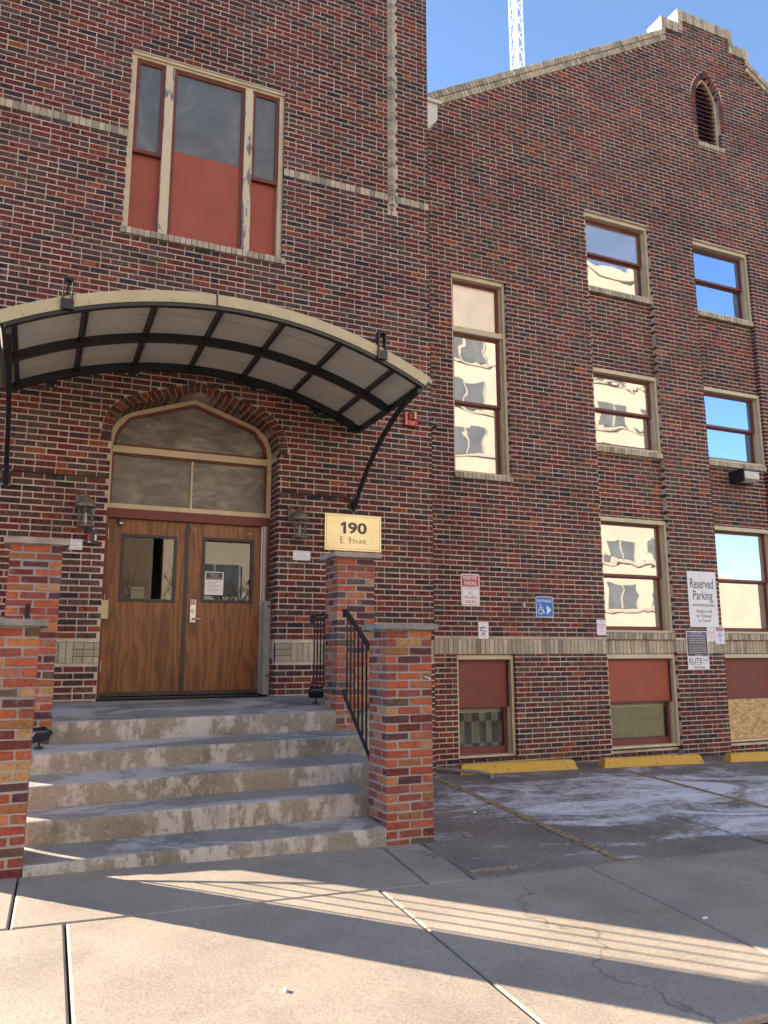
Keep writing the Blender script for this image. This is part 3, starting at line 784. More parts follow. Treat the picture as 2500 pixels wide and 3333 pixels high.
def wspans(z):
    out = []
    # extent below the coping
    if z < 13.45:
        if z > 13.15: base = [(GC-.70, GC+.70)]
        else:
            zz = z
            if zz+.245 > slope_z(GC-1.10): base = [(GC-1.10, GC+1.10)]
            else:
                d = 6.03-((zz+.245)-10.20)/.587; d = min(d, 6.31); base = [(GC-d, GC+d)]
    else: return []
    h = []
    for a, b in bays:
        if z < 8.92: h.append((a, b))
    for a, b in talls:
        if 4.155 < z < 7.28: h.append((a, b))
        elif 4.06 < z <= 4.155: h.append((a-.01, b+.01))
    for a, b in lower:
        if .12 < z < 1.54: h.append((a, b))
    if 1.54 < z < 1.757: h.append((-99, 99))
    hh = lou_half(z, .115) if z > 11.3 else (lou_half(z))
    if 10.88 < z < 12.56: h.append((LX-max(hh, .295 if z < 11.3 else 0)-(.03 if z < 10.98 else 0), LX+max(hh, .295 if z < 11.3 else 0)+(.03 if z < 10.98 else 0)))
    return cut(base, h)
BW = Wall()
BW.rows(wspans, -.12, 13.45, WY)
ROW = [(7.565, 8.92), (4.83, 6.155), (1.865, 3.68), (.10, 1.535)]   # window openings in each bay
SIL = [(7.475, 7.56), (4.735, 4.825), (1.762, 1.860)]
def bspans(i):
    a, b = bays[i]
    def f(z):
        for z0, z1 in ROW:
            if z0 < z < z1: return []
        for z0, z1 in SIL:
            if z0-.003 < z < z1+.003: return []
        if 1.54 < z < 1.757: return []
        return [(a+.002, b-.002)]
    return f
for i in range(3): BW.rows(bspans(i), -.12, 8.92, WY+.082)
def soldier(a, b, z0, z1, y, step=.0735, wd=.0645, name='band_brick', d=.12):
    x = a+.003
    while x < b-.02:
        BW.add(x, min(x+wd, b), z0, z1, y+random.uniform(-.003,.003), d, CRM, 'cream_brick', name); x += step
segs = cut([(GX0, GX1)], bays)
for a, b in segs: soldier(a, b, 1.545, 1.752, WY-.004)
for a, b in bays: soldier(a, b, 1.545, 1.752, WY+.060)
for a, b in bays:
    for z0, z1 in SIL: soldier(a, b, z0, z1, WY+.0+.012, .0725, .064, 'sill_brick', .14)
for a, b in talls: soldier(a-.01, b+.01, 4.07, 4.150, WY-.03, .0725, .064, 'sill_brick', .13)
soldier(LX-.325, LX+.325, 10.885, 10.975, WY-.03, .0725, .064, 'sill_brick', .13)
BW.build(wing)
# mortar
mm = MB()
gl = [(GX0,-.12),(GX1,-.12),(GX1,top_in(GX1)),(GC+1.10,slope_z(GC+1.10)-.245),(GC+1.10,13.15),(GC+.70,13.15),(GC+.70,13.45),(GC-.70,13.45),(GC-.70,13.15),(GC-1.10,13.15),(GC-1.10,slope_z(GC-1.10)-.245),(GX0,top_in(GX0))]
loup = [(LX+a, z) for a, z in LOU]+[(LX-a, z) for a, z in reversed(LOU[:-1])]
# bays cut the bottom edge: outline goes round them
ol = [(GX0,-.12)]
for a, b in bays: ol += [(a,-.12),(a,8.92),(b,8.92),(b,-.12)]
ol += gl[1:]
holes = [rect(a, b, 4.155, 7.28) for a, b in talls]+[rect(a, b, .12, 1.54) for a, b in lower]+[loup]
faced(mm, ol, holes, WY+.004, .29)
for a, b in bays:
    for z0, z1 in ((-.12, .10), (1.535, 1.865), (3.68, 4.83), (6.155, 7.565)):
        faced(mm, rect(a, b, z0, z1), [], WY+.086, .2)
put('wall', mm, 'wall_mortar', wing)
for a, b in segs: bed(wing, a+.004, b-.004, WY+.0012, WY+.05, 1.541, 1.756)
for a, b in bays:
    bed(wing, a+.003, b-.003, WY+.066, WY+.11, 1.538, 1.757)
    for z0, z1 in SIL: bed(wing, a+.003, b-.003, WY+.018, WY+.13, z0+.003, z1-.003)
for a, b in talls: bed(wing, a-.006, b+.006, WY-.022, WY+.05, 4.073, 4.147)
bed(wing, LX-.32, LX+.32, WY-.022, WY+.05, 10.888, 10.972)
for s in (1, -1):
    q = [(4.80, slope_z(4.80)-.205), (GC-1.13, slope_z(GC-1.13)-.205), (GC-1.13, slope_z(GC-1.13)-.010), (4.80, slope_z(4.80)-.010)]
    if s < 0: q = [(2*GC-x, z) for x, z in q][::-1]
    m = MB(); m.prism(q, WY-.020, WY+.02); put('mortar_bed', m, 'dark_mortar', wing)
bed(wing, GC-1.10, GC-.69, WY-.028, WY+.02, 13.17, 13.365); bed(wing, GC+.69, GC+1.10, WY-.028, WY+.02, 13.17, 13.365); bed(wing, GC-.69, GC+.69, WY-.028, WY+.02, 13.465, 13.67)

m = MB(); m.box(GX0+.05, GX0+.3, .9, 18, -.1, 9.6); m.box(GX1-.3, GX1-.05, .9, 18, -.1, 9.6); m.box(GX0+.05, GX1-.05, 17.7, 18, -.1, 9.6); put('side_wall', m, 'dark_red_board', wing)
m = MB(); m.prism([(GX0,9.5),(GX1,9.5),(GC,12.6)], .95, 18.2); put('roof', m, 'bitumen', wing)
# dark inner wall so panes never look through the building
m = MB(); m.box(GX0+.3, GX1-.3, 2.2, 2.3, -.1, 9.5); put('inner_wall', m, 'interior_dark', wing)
# coping
def oblique(cx, cz, ang, w2, h0, h1, y0, y1, c, name='coping_brick'):
    ca, sa = math.cos(ang), math.sin(ang); P = []
    for u, v in ((-w2,h0),(w2,h0),(w2,h1),(-w2,h1)): P.append((cx+u*ca-v*sa, cz+u*sa+v*ca))
    m = MB(); m.prism(P, y0, y1, c); put(name, m, 'cream_brick', wing)
ang = math.atan(.587); stp = .0735
x = 4.80
while x < GC-1.12:
    zt = slope_z(x)
    for s in (1, -1):
        X = x if s > 0 else 2*GC-x; an = ang*s
        oblique(X, zt, an, .0325, -.208, -.109, WY-.028, WY+.20, pick(CRM))
        oblique(X, zt, an, .0325, -.101, 0.0, WY-.045, WY+.36, pick(CRM))
    x += stp*math.cos(ang)
def upright(x0, x1, z0, z1, step=.0735):
    n = round((x1-x0)/step); st = (x1-x0)/n
    for k in range(n):
        m = MB(); m.box(x0+k*st+.003, x0+(k+1)*st-.004, WY-.035+random.uniform(-.003,.003), WY+.34, z0, z1, pick(CRM)); put('coping_brick', m, 'cream_brick', wing)
for s in (1, -1):
    f = (lambda a, b: (a, b)) if s > 0 else (lambda a, b: mirror(a, b))
    a, b = f(GC-1.12, GC-.70); upright(a, b, 13.16, 13.375)
    a, b = f(GC-.70, GC-.685)
    # short vertical return of the upper step and the end block of the lower step
    for z0, z1 in ((13.02, 13.085), (13.092, 13.155)):
        a, b = f(GC-1.12, GC-1.02); m = MB(); m.box(a, b, WY-.036, WY+.34, z0, z1, pick(CRM)); put('coping_brick', m, 'cream_brick', wing)
    for z0, z1 in ((13.165, 13.23), (13.238, 13.303), (13.31, 13.375), (13.383, 13.452)):
        a, b = f(GC-.695, GC-.595); m = MB(); m.box(a, b, WY-.037, WY+.34, z0, z1, pick(CRM)); put('coping_brick', m, 'cream_brick', wing)
upright(GC-.70, GC+.70, 13.46, 13.68)
m = MB(); m.box(GC-.70, GC+.70, WY+.30, WY+.345, 12.6, 13.455); m.box(GC-1.10, GC+1.10, WY+.30, WY+.34, 12.4, 13.15); put('parapet_back', m, 'white_enamel', wing)
m = MB(); m.box(GX0+.02, 5.20, .36, .62, 9.88, 9.93); m.prism([(GX0+.02, 9.30), (4.86, 9.30), (5.14, 9.62), (5.14, 9.88), (GX0+.02, 9.88)], .40, .60); put('kneeler', m, 'white_enamel', wing)
# louvred lancet opening
ring = [(a+.105, z+(.0 if a > .2 else .06)) for a, z in LOU]; ring[-1] = (0, 12.56); ring[-2] = (.10, 12.50); ring[-3] = (.215, 12.38); ring[-4] = (.31, 12.24)
for s in (-1, 1):
    nn = 17
    lo_, ro_ = LOU[1:], ring[1:]
    nn = 9
    for k in range(nn):
        t0, t1 = (k+.06)/nn, (k+.95)/nn
        i0, i1_, o0, o1 = along(lo_, t0), along(lo_, t1), along(ro_, t0), along(ro_, t1)
        pts = [(LX+s*i0[0], i0[1]), (LX+s*o0[0], o0[1]), (LX+s*o1[0], o1[1]), (LX+s*i1_[0], i1_[1])]
        m = MB(); m.prism(pts if s > 0 else pts[::-1], WY-.002, WY+.1, pick(RUG)); put('voussoir', m, 'rug_brick', wing)
    z = 11.31
    while z < 11.94:
        a, b = (LX+.296, LX+.402) if s > 0 else (LX-.402, LX-.296)
        m = MB(); m.box(a, b, WY-.002, WY+.1, z, z+.062, pick(RUG)); put('voussoir', m, 'rug_brick', wing); z += CH
def loop_frame(pts_out, pts_in, y0, y1):
    m = MB()
    for i in range(len(pts_out)-1): m.prism([pts_in[i], pts_out[i], pts_out[i+1], pts_in[i+1]], y0, y1)
    return m
full = [(LX+a, z) for a, z in LOU]+[(LX-a, z) for a, z in reversed(LOU[:-1])]
inn_ = [(LX+(x-LX)*.86, z-(.0 if z < 12 else .05*(z-11.9)/.5)) for x, z in full]
lv = put('louvre_window', loop_frame(full, inn_, WY+.07, WY+.16), 'cream_paint', wing)
z = 11.02
while z < 12.33:
    h = lou_half(z+.02)*.86
    if h > .03:
        m = MB(); m.hexa([(LX-h, WY+.09, z), (LX+h, WY+.09, z), (LX+h, WY+.2, z+.075), (LX-h, WY+.2, z+.075), (LX-h, WY+.09, z+.012), (LX+h, WY+.09, z+.012), (LX+h, WY+.2, z+.087), (LX-h, WY+.2, z+.087)])
        put('slat', m, 'red_paint', lv)
    z += .093
m = MB(); m.prism([(x, z) for x, z in inn_], WY+.24, WY+.25); put('backing', m, 'bitumen', lv)
# sash windows
def sash_window(x0, x1, z0, z1, split, up_m, lo_m, label, y=WY, casing=.045, kind='sash', shallow=False):
    m = MB(); t = casing
    m.box(x0+.001, x0+t, y+.05, y+.26, z0+.001, z1-.001); m.box(x1-t, x1-.001, y+.05, y+.26, z0+.001, z1-.001); m.box(x0+t, x1-t, y+.045, y+.26, z1-t-.02, z1-.001)
    m.box(x0+t, x1-t, y+.06, y+.26, z0+.001, z0+.035)
    m.box(x1-t-.02, x1-t, y+.12, y+.26, z0+.035, z1-t-.02); m.box(x0+t, x0+t+.02, y+.12, y+.26, z0+.035, z1-t-.02)
    f = put('window', m, 'cream_paint', wing); f['label'] = label
    a, b = x0+t+.021, x1-t-.021
    zs = z0+.035+(z1-t-.02-z0-.035)*split
    if kind == 'sash':
        for k, (q0, q1, yy, mt) in enumerate(((zs-.01, z1-t-.021, y+.15, up_m), (z0+.036, zs+.012, y+.195, lo_m))):
            m = MB(); frame_box(m, a, b, q0, q1, .042, yy, yy+.04, .042 if k == 0 else .065); put('sash', m, 'red_paint', f)
            m = MB(); m.box(a+.042, b-.042, yy+.02, yy+.025, q0+.042, q1-.042); put('pane', m, mt, f)
    return f, a, b, zs
names = ['top', 'middle', 'ground floor']
UP = {0: ('old_glass','new_glass','new_glass'), 1: ('old_glass','new_glass','new_glass'), 2: ('old_glass','old_glass','new_glass')}
for i, (a, b) in enumerate(bays):
    for r in range(3):
        g_ = UP[r][i]
        sash_window(a+.002, b-.002, ROW[r][0]+.003, ROW[r][1], .5, g_, g_, f'{names[r]} sash window in recessed bay {["left","centre","right"][i]}')
for (a, b) in talls:
    f, xa, xb, _ = sash_window(a, b, 4.155, 7.28, .36, 'old_glass', 'old_glass', 'tall narrow window with a hazy upper light', kind='none')
    m = MB(); m.box(xa-.021, xb+.021, WY+.07, WY+.25, 6.36, 6.44); put('transom_bar', m, 'cream_paint', f)
    for q0, q1, yy, mt in ((6.44, 7.215, WY+.15, 'hazy_glass'), (5.255, 6.36, WY+.15, 'old_glass'), (4.19, 5.28, WY+.195, 'old_glass')):
        m = MB(); frame_box(m, xa, xb, q0, q1, .042, yy, yy+.04); put('sash', m, 'red_paint', f)
        m = MB(); m.box(xa+.042, xb-.042, yy+.02, yy+.025, q0+.042, q1-.042); put('pane', m, mt, f)
base_ = [(lower[0], 'dark_red_board', 'curtain'), (bays[0], 'red_board', 'blind'), (bays[1], 'dark_red_board', 'osb'), (bays[2], 'dark_red_board', 'blind'), (lower[1], 'dark_red_board', 'curtain')]
for (a, b), bm_, kind in base_:
    z0, z1 = (.125, 1.535)
    f, xa, xb, _ = sash_window(a+.002, b-.002, z0, z1, .5, None, None, {'curtain':'basement window boarded above with checked curtain below','blind':'basement window boarded above with lowered blind','osb':'basement window closed with red board and chipboard'}[kind], kind='none')
    m = MB(); frame_box(m, xa-.02, xb+.02, .80, 1.468, .028, WY+.12, WY+.15); put('board_trim', m, 'red_paint', f)
    m = MB(); m.box(xa+.008, xb-.008, WY+.135, WY+.15, .828, 1.44); put('board', m, bm_, f)
    if kind == 'osb':
        m = MB(); m.box(xa-.02, xb+.02, WY+.13, WY+.142, .165, .799); put('chipboard', m, 'osb', f); continue
    m = MB(); frame_box(m, xa, xb, .162, .83, .045, WY+.17, WY+.21, .10); put('sash', m, 'red_paint', f)
    m = MB(); m.quad([(xa+.045, WY+.19, .262), (xb-.045, WY+.19, .262), (xb-.045, WY+.19, .785), (xa+.045, WY+.19, .785)]); put('pane', m, 'basement_glass', f)
    if kind == 'blind':
        m = MB(); z = .265
        while z < .72: m.hexa([(xa+.05, WY+.24, z), (xb-.05, WY+.24, z), (xb-.05, WY+.26, z+.012), (xa+.05, WY+.26, z+.012), (xa+.05, WY+.24, z+.002), (xb-.05, WY+.24, z+.002), (xb-.05, WY+.26, z+.014), (xa+.05, WY+.26, z+.014)]); z += .0155
        m.box(xa+.04, xb-.04, WY+.235, WY+.27, .72, .76)
        put('blind', m, 'blind', f)
    else:
        m = MB(); n = 40
        for k in range(n):
            u0, u1 = xa+(xb-xa)*k/n, xa+(xb-xa)*(k+1)/n
            y0_, y1_ = WY+.26+.02*math.sin(k*.9), WY+.26+.02*math.sin((k+1)*.9)
            m.quad([(u0, y0_, .2), (u1, y1_, .2), (u1, y1_, .72), (u0, y0_, .72)])
        put('curtain', m, 'checked_curtain', f)
    m = MB(); m.box(xa-.03, xb+.03, WY+.27, WY+.30, .72, .82); put('inner_rail', m, 'blind', f)

# ------------------------------------------------------------------ concrete steps
steps = thing('concrete_steps', 'salt stained concrete steps rising to the landing before the wooden doors', 'steps', (1.4, -1.6, .05))
def tread(x0, x1, yf, yb, zl, zr, zbl, zbr, low, name='step'):
    """yf front, yb back; zl/zr height of the nosing left/right, zbl/zbr height at the back"""
    m = MB(); n = 26; prof = []
    for i in range(n+1):
        t_ = i/n; x = x0+(x1-x0)*t_; zf = zl+(zr-zl)*t_; zb = zbl+(zbr-zbl)*t_
        wob = .006*math.sin(x*5.1+yf*9)+random.uniform(-.003,.003); h = .02+random.uniform(-.003,.004)
        y_ = yf+wob
        prof.append([(x, y_+.006, low-.05), (x, y_, zf-.045), (x, y_+.004, zf-.02), (x, y_+.014, zf-.006), (x, y_+.032, zf), (x, (yf+yb)/2, (zf+zb)/2-.004), (x, yb, zb)])
    k = len(prof[0])
    for i in range(n):
        for j in range(k-1): m.quad([prof[i][j], prof[i+1][j], prof[i+1][j+1], prof[i][j+1]])
    for P in (prof[0], prof[-1]):
        pl = list(P)+[(P[0][0], yb, low-.05)]; m.quad(pl if P is prof[-1] else pl[::-1])
    me_mat = 'riser_concrete'
    o = put(name, m, me_mat, steps)
    o.data.materials.append(MATS['tread_concrete'])
    for p in o.data.polygons:
        if p.normal.z > .75: p.material_index = 1
    return o
tread(-.25, 3.35, -1.40, -.005, .955, .985, 1.055, 1.06, .05, 'landing')
tread(-.15, 3.04, -1.80, -1.402, .735, .765, .765, .795, .05)
tread(-.15, 2.98, -2.20, -1.802, .535, .570, .565, .600, .04)
tread(.045, 2.735, -2.60, -2.202, .345, .375, .365, .395, .03)
tread(.045, 2.735, -3.02, -2.602, .145, .165, .175, .18, -.05)
m = MB(); m.box(3.351, 3.352+.0, -1.39, -.3, .0, .95)

# ------------------------------------------------------------------ brick pillars
VAR = {}
def oldmesh(wd, dp, h, c, v):
    key = (round(wd,2), round(dp,2), round(h,3), c, v)
    if key in VAR: return VAR[key]
    bm = bmesh.new(); bmesh.ops.create_cube(bm, size=1)
    for q in bm.verts: q.co = Vector((q.co.x*wd, q.co.y*dp, q.co.z*h))
    bmesh.ops.bevel(bm, geom=list(bm.edges), offset=.007, segments=1, affect='EDGES')
    rd = random.Random(hash(key) & 0xffff)
    for q in bm.verts: q.co += Vector((rd.uniform(-1,1), rd.uniform(-1,1), rd.uniform(-1,1)))*.0022
    me = bpy.data.meshes.new('brick'); bm.to_mesh(me); bm.free(); me.materials.append(MATS['salvaged_brick'])
    a = me.color_attributes.new('tint', 'FLOAT_COLOR', 'CORNER'); a.data.foreach_set('color', list((*c, 1))*len(me.loops))
    for p in me.polygons: p.use_smooth = False
    VAR[key] = me; return me
def pillar(x0, x1, y0, y1, z0, ztop, label, cap_over, cap_h, capmat, seed, loz=0):
    random.seed(seed)
    root = thing('brick_pillar', label, 'pillar', ((x0+x1)/2, (y0+y1)/2, z0), 'brick pillars flanking the steps')
    P = worldloc(root); n = round((ztop-z0)/.0702); ch = (ztop-z0)/n; j = .011
    for k in range(n):
        z = z0+k*ch+ch/2; h = ch-j; L = x1-x0; D = y1-y0; bs = []
        if k % 2 == 0:
            half = (L-j)/2
            for xa in (x0, x0+half+j):
                bs += [(xa, xa+half, y0, y0+.1), (xa, xa+half, y1-.1, y1)]
            bs += [(x0, x0+.1, y0+.1+j, y1-.1-j), (x1-.1, x1, y0+.1+j, y1-.1-j)]
        else:
            hd = .1; md = y0+(D-j)/2
            for xa in (x0, x1-hd):
                bs += [(xa, xa+hd, y0, md), (xa, xa+hd, md+j, y1)]
            bs += [(x0+hd+j, x1-hd-j, y0, y0+.1), (x0+hd+j, x1-hd-j, y1-.1, y1)]
        for a, b, c, d in bs:
            e = random.uniform(-.003,.003)
            o = link('brick', oldmesh(b-a-random.choice((0,.004)), d-c, h, pick(OLD), random.randint(0,1)), root, Vector(((a+b)/2, (c+d)/2+e, z+random.uniform(-.0015,.0015)))-P)
            o.rotation_euler = (0, random.uniform(-.006,.006), random.uniform(-.008,.008))
    m = MB(); m.box(x0+.005, x1-.005, y0+.005, y1-.005, z0-.02, ztop+.012); put('mortar_core', m, 'grey_mortar', root)
    m = MB(); c = cap_over; nseg = 7
    bm = bmesh.new(); bmesh.ops.create_cube(bm, size=1)
    for q in bm.verts: q.co = Vector((q.co.x*(x1-x0+2*c), q.co.y*(y1-y0+2*c), q.co.z*cap_h))
    bmesh.ops.subdivide_edges(bm, edges=[e for e in bm.edges if abs(e.verts[0].co.z-e.verts[1].co.z) < 1e-4], cuts=6, use_grid_fill=True)
    for q in bm.verts: q.co += Vector((random.uniform(-1,1)*.006, random.uniform(-1,1)*.006, random.uniform(-1,1)*.003))
    me = bpy.data.meshes.new('cap'); bm.to_mesh(me); bm.free(); me.materials.append(MATS[capmat])
    link('cap', me, root, Vector(((x0+x1)/2, (y0+y1)/2, ztop+.008+cap_h/2))-P)
    return root
pillar(2.735, 3.17, -3.02, -2.645, -.01, 1.748, 'shorter brick pillar at the foot of the steps on the right, below the handrail', .045, .048, 'grey_stone', 11)
pillar(2.892, 3.325, -1.40, -1.03, .77, 2.555, 'taller brick pillar on the landing, directly below the brass number sign', .05, .052, 'sandstone', 12)
pillar(-.39, .045, -3.02, -2.645, .06, 1.742, 'shorter brick pillar at the foot of the steps, cut by the left photo edge', .045, .048, 'grey_stone', 13)
pillar(-.245, .20, -1.40, -1.03, .70, 2.535, 'taller brick pillar left of the wooden doors, with a sunlit sandstone cap', .05, .06, 'sandstone', 14)

# ------------------------------------------------------------------ handrails
def railing(x, ya, za_t, za_b, yb, zb_t, zb_b, n, label, post=True, hook=True):
    root = thing('handrail', label, 'railing', (x, (ya+yb)/2, min(za_b, zb_b)), 'black iron handrails beside the steps')
    m = MB(); pts = [(x, ya, za_t), (x, yb, zb_t)]
    def bar(m, p, q, w_, h):
        p, q = Vector(p), Vector(q); d = (q-p).normalized(); s = Vector((1,0,0)) if abs(d.x) < .7 else Vector((0,1,0)); u = d.cross(s).normalized()
        c = [(s*a*w_+u*b*h) for a, b in ((-1,-1),(1,-1),(1,1),(-1,1))]; m.hexa([p+k for k in c]+[q+k for k in c])
    bar(m, pts[0], pts[1], .022, .012)
    if hook: bar(m, (x, ya+.012, za_t+.01), (x, ya-.005, za_t-.07), .022, .014)
    put('top_rail', m, 'black_steel', root, bevel=.003)
    m = MB(); bar(m, (x, ya, za_b), (x, yb, zb_b), .014, .010)
    if hook: bar(m, (x, ya+.008, za_b), (x, ya+.008, za_b+.07), .014, .012)
    put('bottom_rail', m, 'black_steel', root)
    for k in range(n):
        t_ = (k+.6)/(n+.2); y = ya+(yb-ya)*t_; m = MB(); m.box(x-.007, x+.007, y-.007, y+.007, za_b+(zb_b-za_b)*t_, za_t+(zb_t-za_t)*t_); put('baluster', m, 'black_steel', root)
    return root
railing(2.82, -1.83, 1.98, 1.145, -2.64, 1.50, .50, 8, 'sloping black handrail with square balusters between the two right pillars')
railing(-.06, -1.46, 1.98, 1.16, -2.62, 1.50, .36, 6, 'sloping black handrail between the two left pillars, only its end above the low cap')
r3 = thing('handrail', 'level black landing railing with thin balusters between the wall and the right pillar', 'railing', (3.0, -.55, 1.2), 'black iron handrails beside the steps')
m = MB(); m.box(2.965, 3.01, -1.02, -.30, 1.975, 1.998); m.box(2.97, 3.005, -.32, -.29, 1.91, 1.975); put('top_rail', m, 'black_steel', r3)
m = MB(); m.box(2.975, 3.0, -1.02, -.32, 1.215, 1.235); put('bottom_rail', m, 'black_steel', r3)
for k in range(6):
    y = -.40-k*.11; m = MB(); m.box(2.98, 2.995, y-.0075, y+.0075, 1.225, 1.98); put('baluster', m, 'black_steel', r3)

# ------------------------------------------------------------------ canopy
can = thing('entrance_canopy', 'curved black steel canopy with cream fascia and pale soffit over the doors', 'canopy', (1.63, -.9, 3.4))
CR, CZ, CXc = 4.42, 4.86-4.42, 1.62
PH = math.asin(2.03/CR)
def arcp(phi, dr): return (CXc+(CR+dr)*math.sin(phi), CZ+(CR+dr)*math.cos(phi))
def arcbar(m, d0, d1, y0, y1, p0=-PH, p1=PH, n=40):
    for i in range(n):
        a, b = p0+(p1-p0)*i/n, p0+(p1-p0)*(i+1)/n
        A0, A1, B0, B1 = arcp(a, d0), arcp(a, d1), arcp(b, d0), arcp(b, d1)
        e0, e1 = 1 if i == 0 else 0, i == n-1
        n0 = len(m.v); m.v += [(A0[0],y0,A0[1]),(B0[0],y0,B0[1]),(B1[0],y0,B1[1]),(A1[0],y0,A1[1]),(A0[0],y1,A0[1]),(B0[0],y1,B0[1]),(B1[0],y1,B1[1]),(A1[0],y1,A1[1])]
        fs = [(0,1,2,3),(5,4,7,6),(3,2,6,7),(4,5,1,0)]
        if i == 0: fs.append((4,0,3,7))
        if i == n-1: fs.append((1,5,6,2))
        for f in fs: m.f.append(tuple(n0+q for q in f)); m.c.append(None)
CF = -1.93
m = MB(); arcbar(m, 0, .10, -.085, -.02); put('back_beam', m, 'black_steel', can)
m = MB(); arcbar(m, -.005, .095, -1.02, -.96); put('middle_beam', m, 'black_steel', can)
m = MB(); arcbar(m, .0, .035, CF-.02, CF+.04); put('front_beam', m, 'black_steel', can)
m = MB(); arcbar(m, .035, .148, CF-.030, CF-.012, -PH-.004, PH+.004); fas = put('fascia', m, 'fascia_paint', can)
m = MB(); sx_ = arcp(.035/2, 0)
m = MB(); arcbar(m, .033, .150, CF-.034, CF-.029, -.047, -.043, 1); put('fascia_seam', m, 'dark_frame', fas)
for k in range(22):
    ph = -PH+.04+k*(2*PH-.06)/21; p = arcp(ph, .055); m = MB(); m.lathe([(.006,0),(.006,.003),(.002,.005)], (0,0,0), 6); m.v = [(p[0]+v[0], CF-.030-v[2], p[1]+v[1]) for v in m.v]; put('screw', m, 'bronze', fas)
for s in (-1, 1):
    p0, p1 = arcp(s*PH, 0), arcp(s*PH, .1); dx = .03*s
    m = MB(); q = [(p0[0], p0[1]), (p0[0]+dx, p0[1]-.01*1), (p1[0]+dx, p1[1]), (p1[0], p1[1])]
    if s < 0: q = q[::-1]
    m.prism(q, CF+.04, -.03); put('end_beam', m, 'black_steel', can)
    m = MB(); q = [arcp(s*(PH-.006), .075), arcp(s*(PH-.006), .1), arcp(s*(PH-.022), .1), arcp(s*(PH-.022), .075)]
    m.prism(q if s < 0 else q[::-1], CF+.05, -.09); put('soffit_trim', m, 'soffit', can)
PHS = [-PH]+[(-.12+.63*k)/CR for k in range(-3, 4)]+[PH]
PHS = [p for i, p in enumerate(PHS)]
for ph in PHS[1:-1]:
    a, b = arcp(ph-.0045, .035), arcp(ph+.0045, .035); c, d = arcp(ph+.0045, .1), arcp(ph-.0045, .1)
    m = MB(); m.prism([a, b, c, d], CF+.04, -.085); put('purlin', m, 'black_steel', can)
for i in range(len(PHS)-1):
    for (y0, y1) in ((CF+.045, -1.50), (-1.495, -1.02), (-.955, -.46), (-.455, -.09)):
        m = MB(); arcbar(m, .085+(.006 if y0 in (CF+.045, -.955) else 0), .10, y0, y1, PHS[i]+.006, PHS[i+1]-.006, 6); put('soffit_panel', m, 'soffit', can)
m = MB(); arcbar(m, .101, .15, CF-.012, -.01, -PH-.015, PH+.015); put('roof_sheet', m, 'roof_sheet', can)
for s in (-1, 1):
    X = CXc+s*2.0
    cv = [(-1.93,4.33),(-1.80,4.33),(-1.62,4.31),(-1.40,4.26),(-1.15,4.17),(-.90,4.06),(-.68,3.93),(-.50,3.81),(-.33,3.67),(-.19,3.54),(-.09,3.42),(-.05,3.37)]
    m = MB(); w2 = .022
    for (y0, z0), (y1, z1) in zip(cv[:-1], cv[1:]):
        d = Vector((0, y1-y0, z1-z0)).normalized(); n_ = Vector((0, -d.z, d.y))*.022
        m.hexa([(X-w2, y0+n_.y, z0+n_.z), (X+w2, y0+n_.y, z0+n_.z), (X+w2, y0-n_.y, z0-n_.z), (X-w2, y0-n_.y, z0-n_.z), (X-w2, y1+n_.y, z1+n_.z), (X+w2, y1+n_.y, z1+n_.z), (X+w2, y1-n_.y, z1-n_.z), (X-w2, y1-n_.y, z1-n_.z)])
    st = put('strut', m, 'black_steel', can)
    m = MB(); m.box(X-.05, X+.05, -.014, -.003, 3.33, 3.52); m.hexa([(X-.008,-.014,3.34),(X+.008,-.014,3.34),(X+.008,-.014,3.35),(X-.008,-.014,3.35),(X-.008,-.09,3.38),(X+.008,-.09,3.38),(X+.008,-.014,3.50),(X-.008,-.014,3.50)]); put('wall_plate', m, 'black_steel', st)
    for dx, dz in ((-.036,3.345),(.036,3.345),(-.036,3.505),(.036,3.505)):
        m = MB(); m.lathe([(.008,0),(.008,.006),(.003,.008)], (0,0,0), 8); m.v = [(X+dx+v[0], -.014-v[2], dz+v[1]) for v in m.v]; put('bolt', m, 'galvanised', st)
    # tie bracket above the fascia
    ph = s*.345; q = arcp(ph, .148); XB = q[0]
    m = MB(); zt = q[1]+.17
    m.box(XB-.045, XB-.032, CF-.055, CF+.02, q[1]-.13, zt); m.box(XB+.032, XB+.045, CF-.055, CF+.02, q[1]-.13, zt); m.box(XB-.032, XB+.032, CF-.055, CF+.02, zt-.012, zt)
    m.box(XB-.055, XB+.055, CF-.06, CF-.036, q[1]-.135, q[1]-.04); m.box(XB-.012, XB+.012, CF+.02, -.02, zt-.03, zt-.012)
    put('tie_bracket', m, 'black_steel', can)
for xq in (-.02, .84, 2.28, 3.1):
    ph = math.asin((xq-CXc)/CR); p = arcp(ph, 0)
    m = MB(); m.box(xq-.075, xq+.075, -.012, -.003, p[1]-.055, p[1]+.02); mp_ = put('mounting_plate', m, 'black_steel', can)
    for dx in (-.055, .055):
        m = MB(); m.lathe([(.012,0),(.012,.008),(.005,.012)], (0,0,0), 8); m.v = [(xq+dx+v[0], -.012-v[2], p[1]-.035+v[1]) for v in m.v]; put('bolt', m, 'galvanised', mp_)
# thin cables along the wall joints, reaching the strut plates
for a, b, lab in ((XC+AH+.002, CXc+1.94, 'thin black cable run along a mortar joint right of the transom window'), (-1.2, XC-AH-.002, 'thin black cable run along a mortar joint left of the transom window')):
    m = MB(); m.tube([(a, -.008, 3.508), (a+(b-a)*.3, -.008, 3.504), (a+(b-a)*.7, -.008, 3.502), (b, -.008, 3.506)], .0065, 6); tag(put('wall_cable', m, 'black_steel'), lab, 'cable', 'cables along the tower wall')

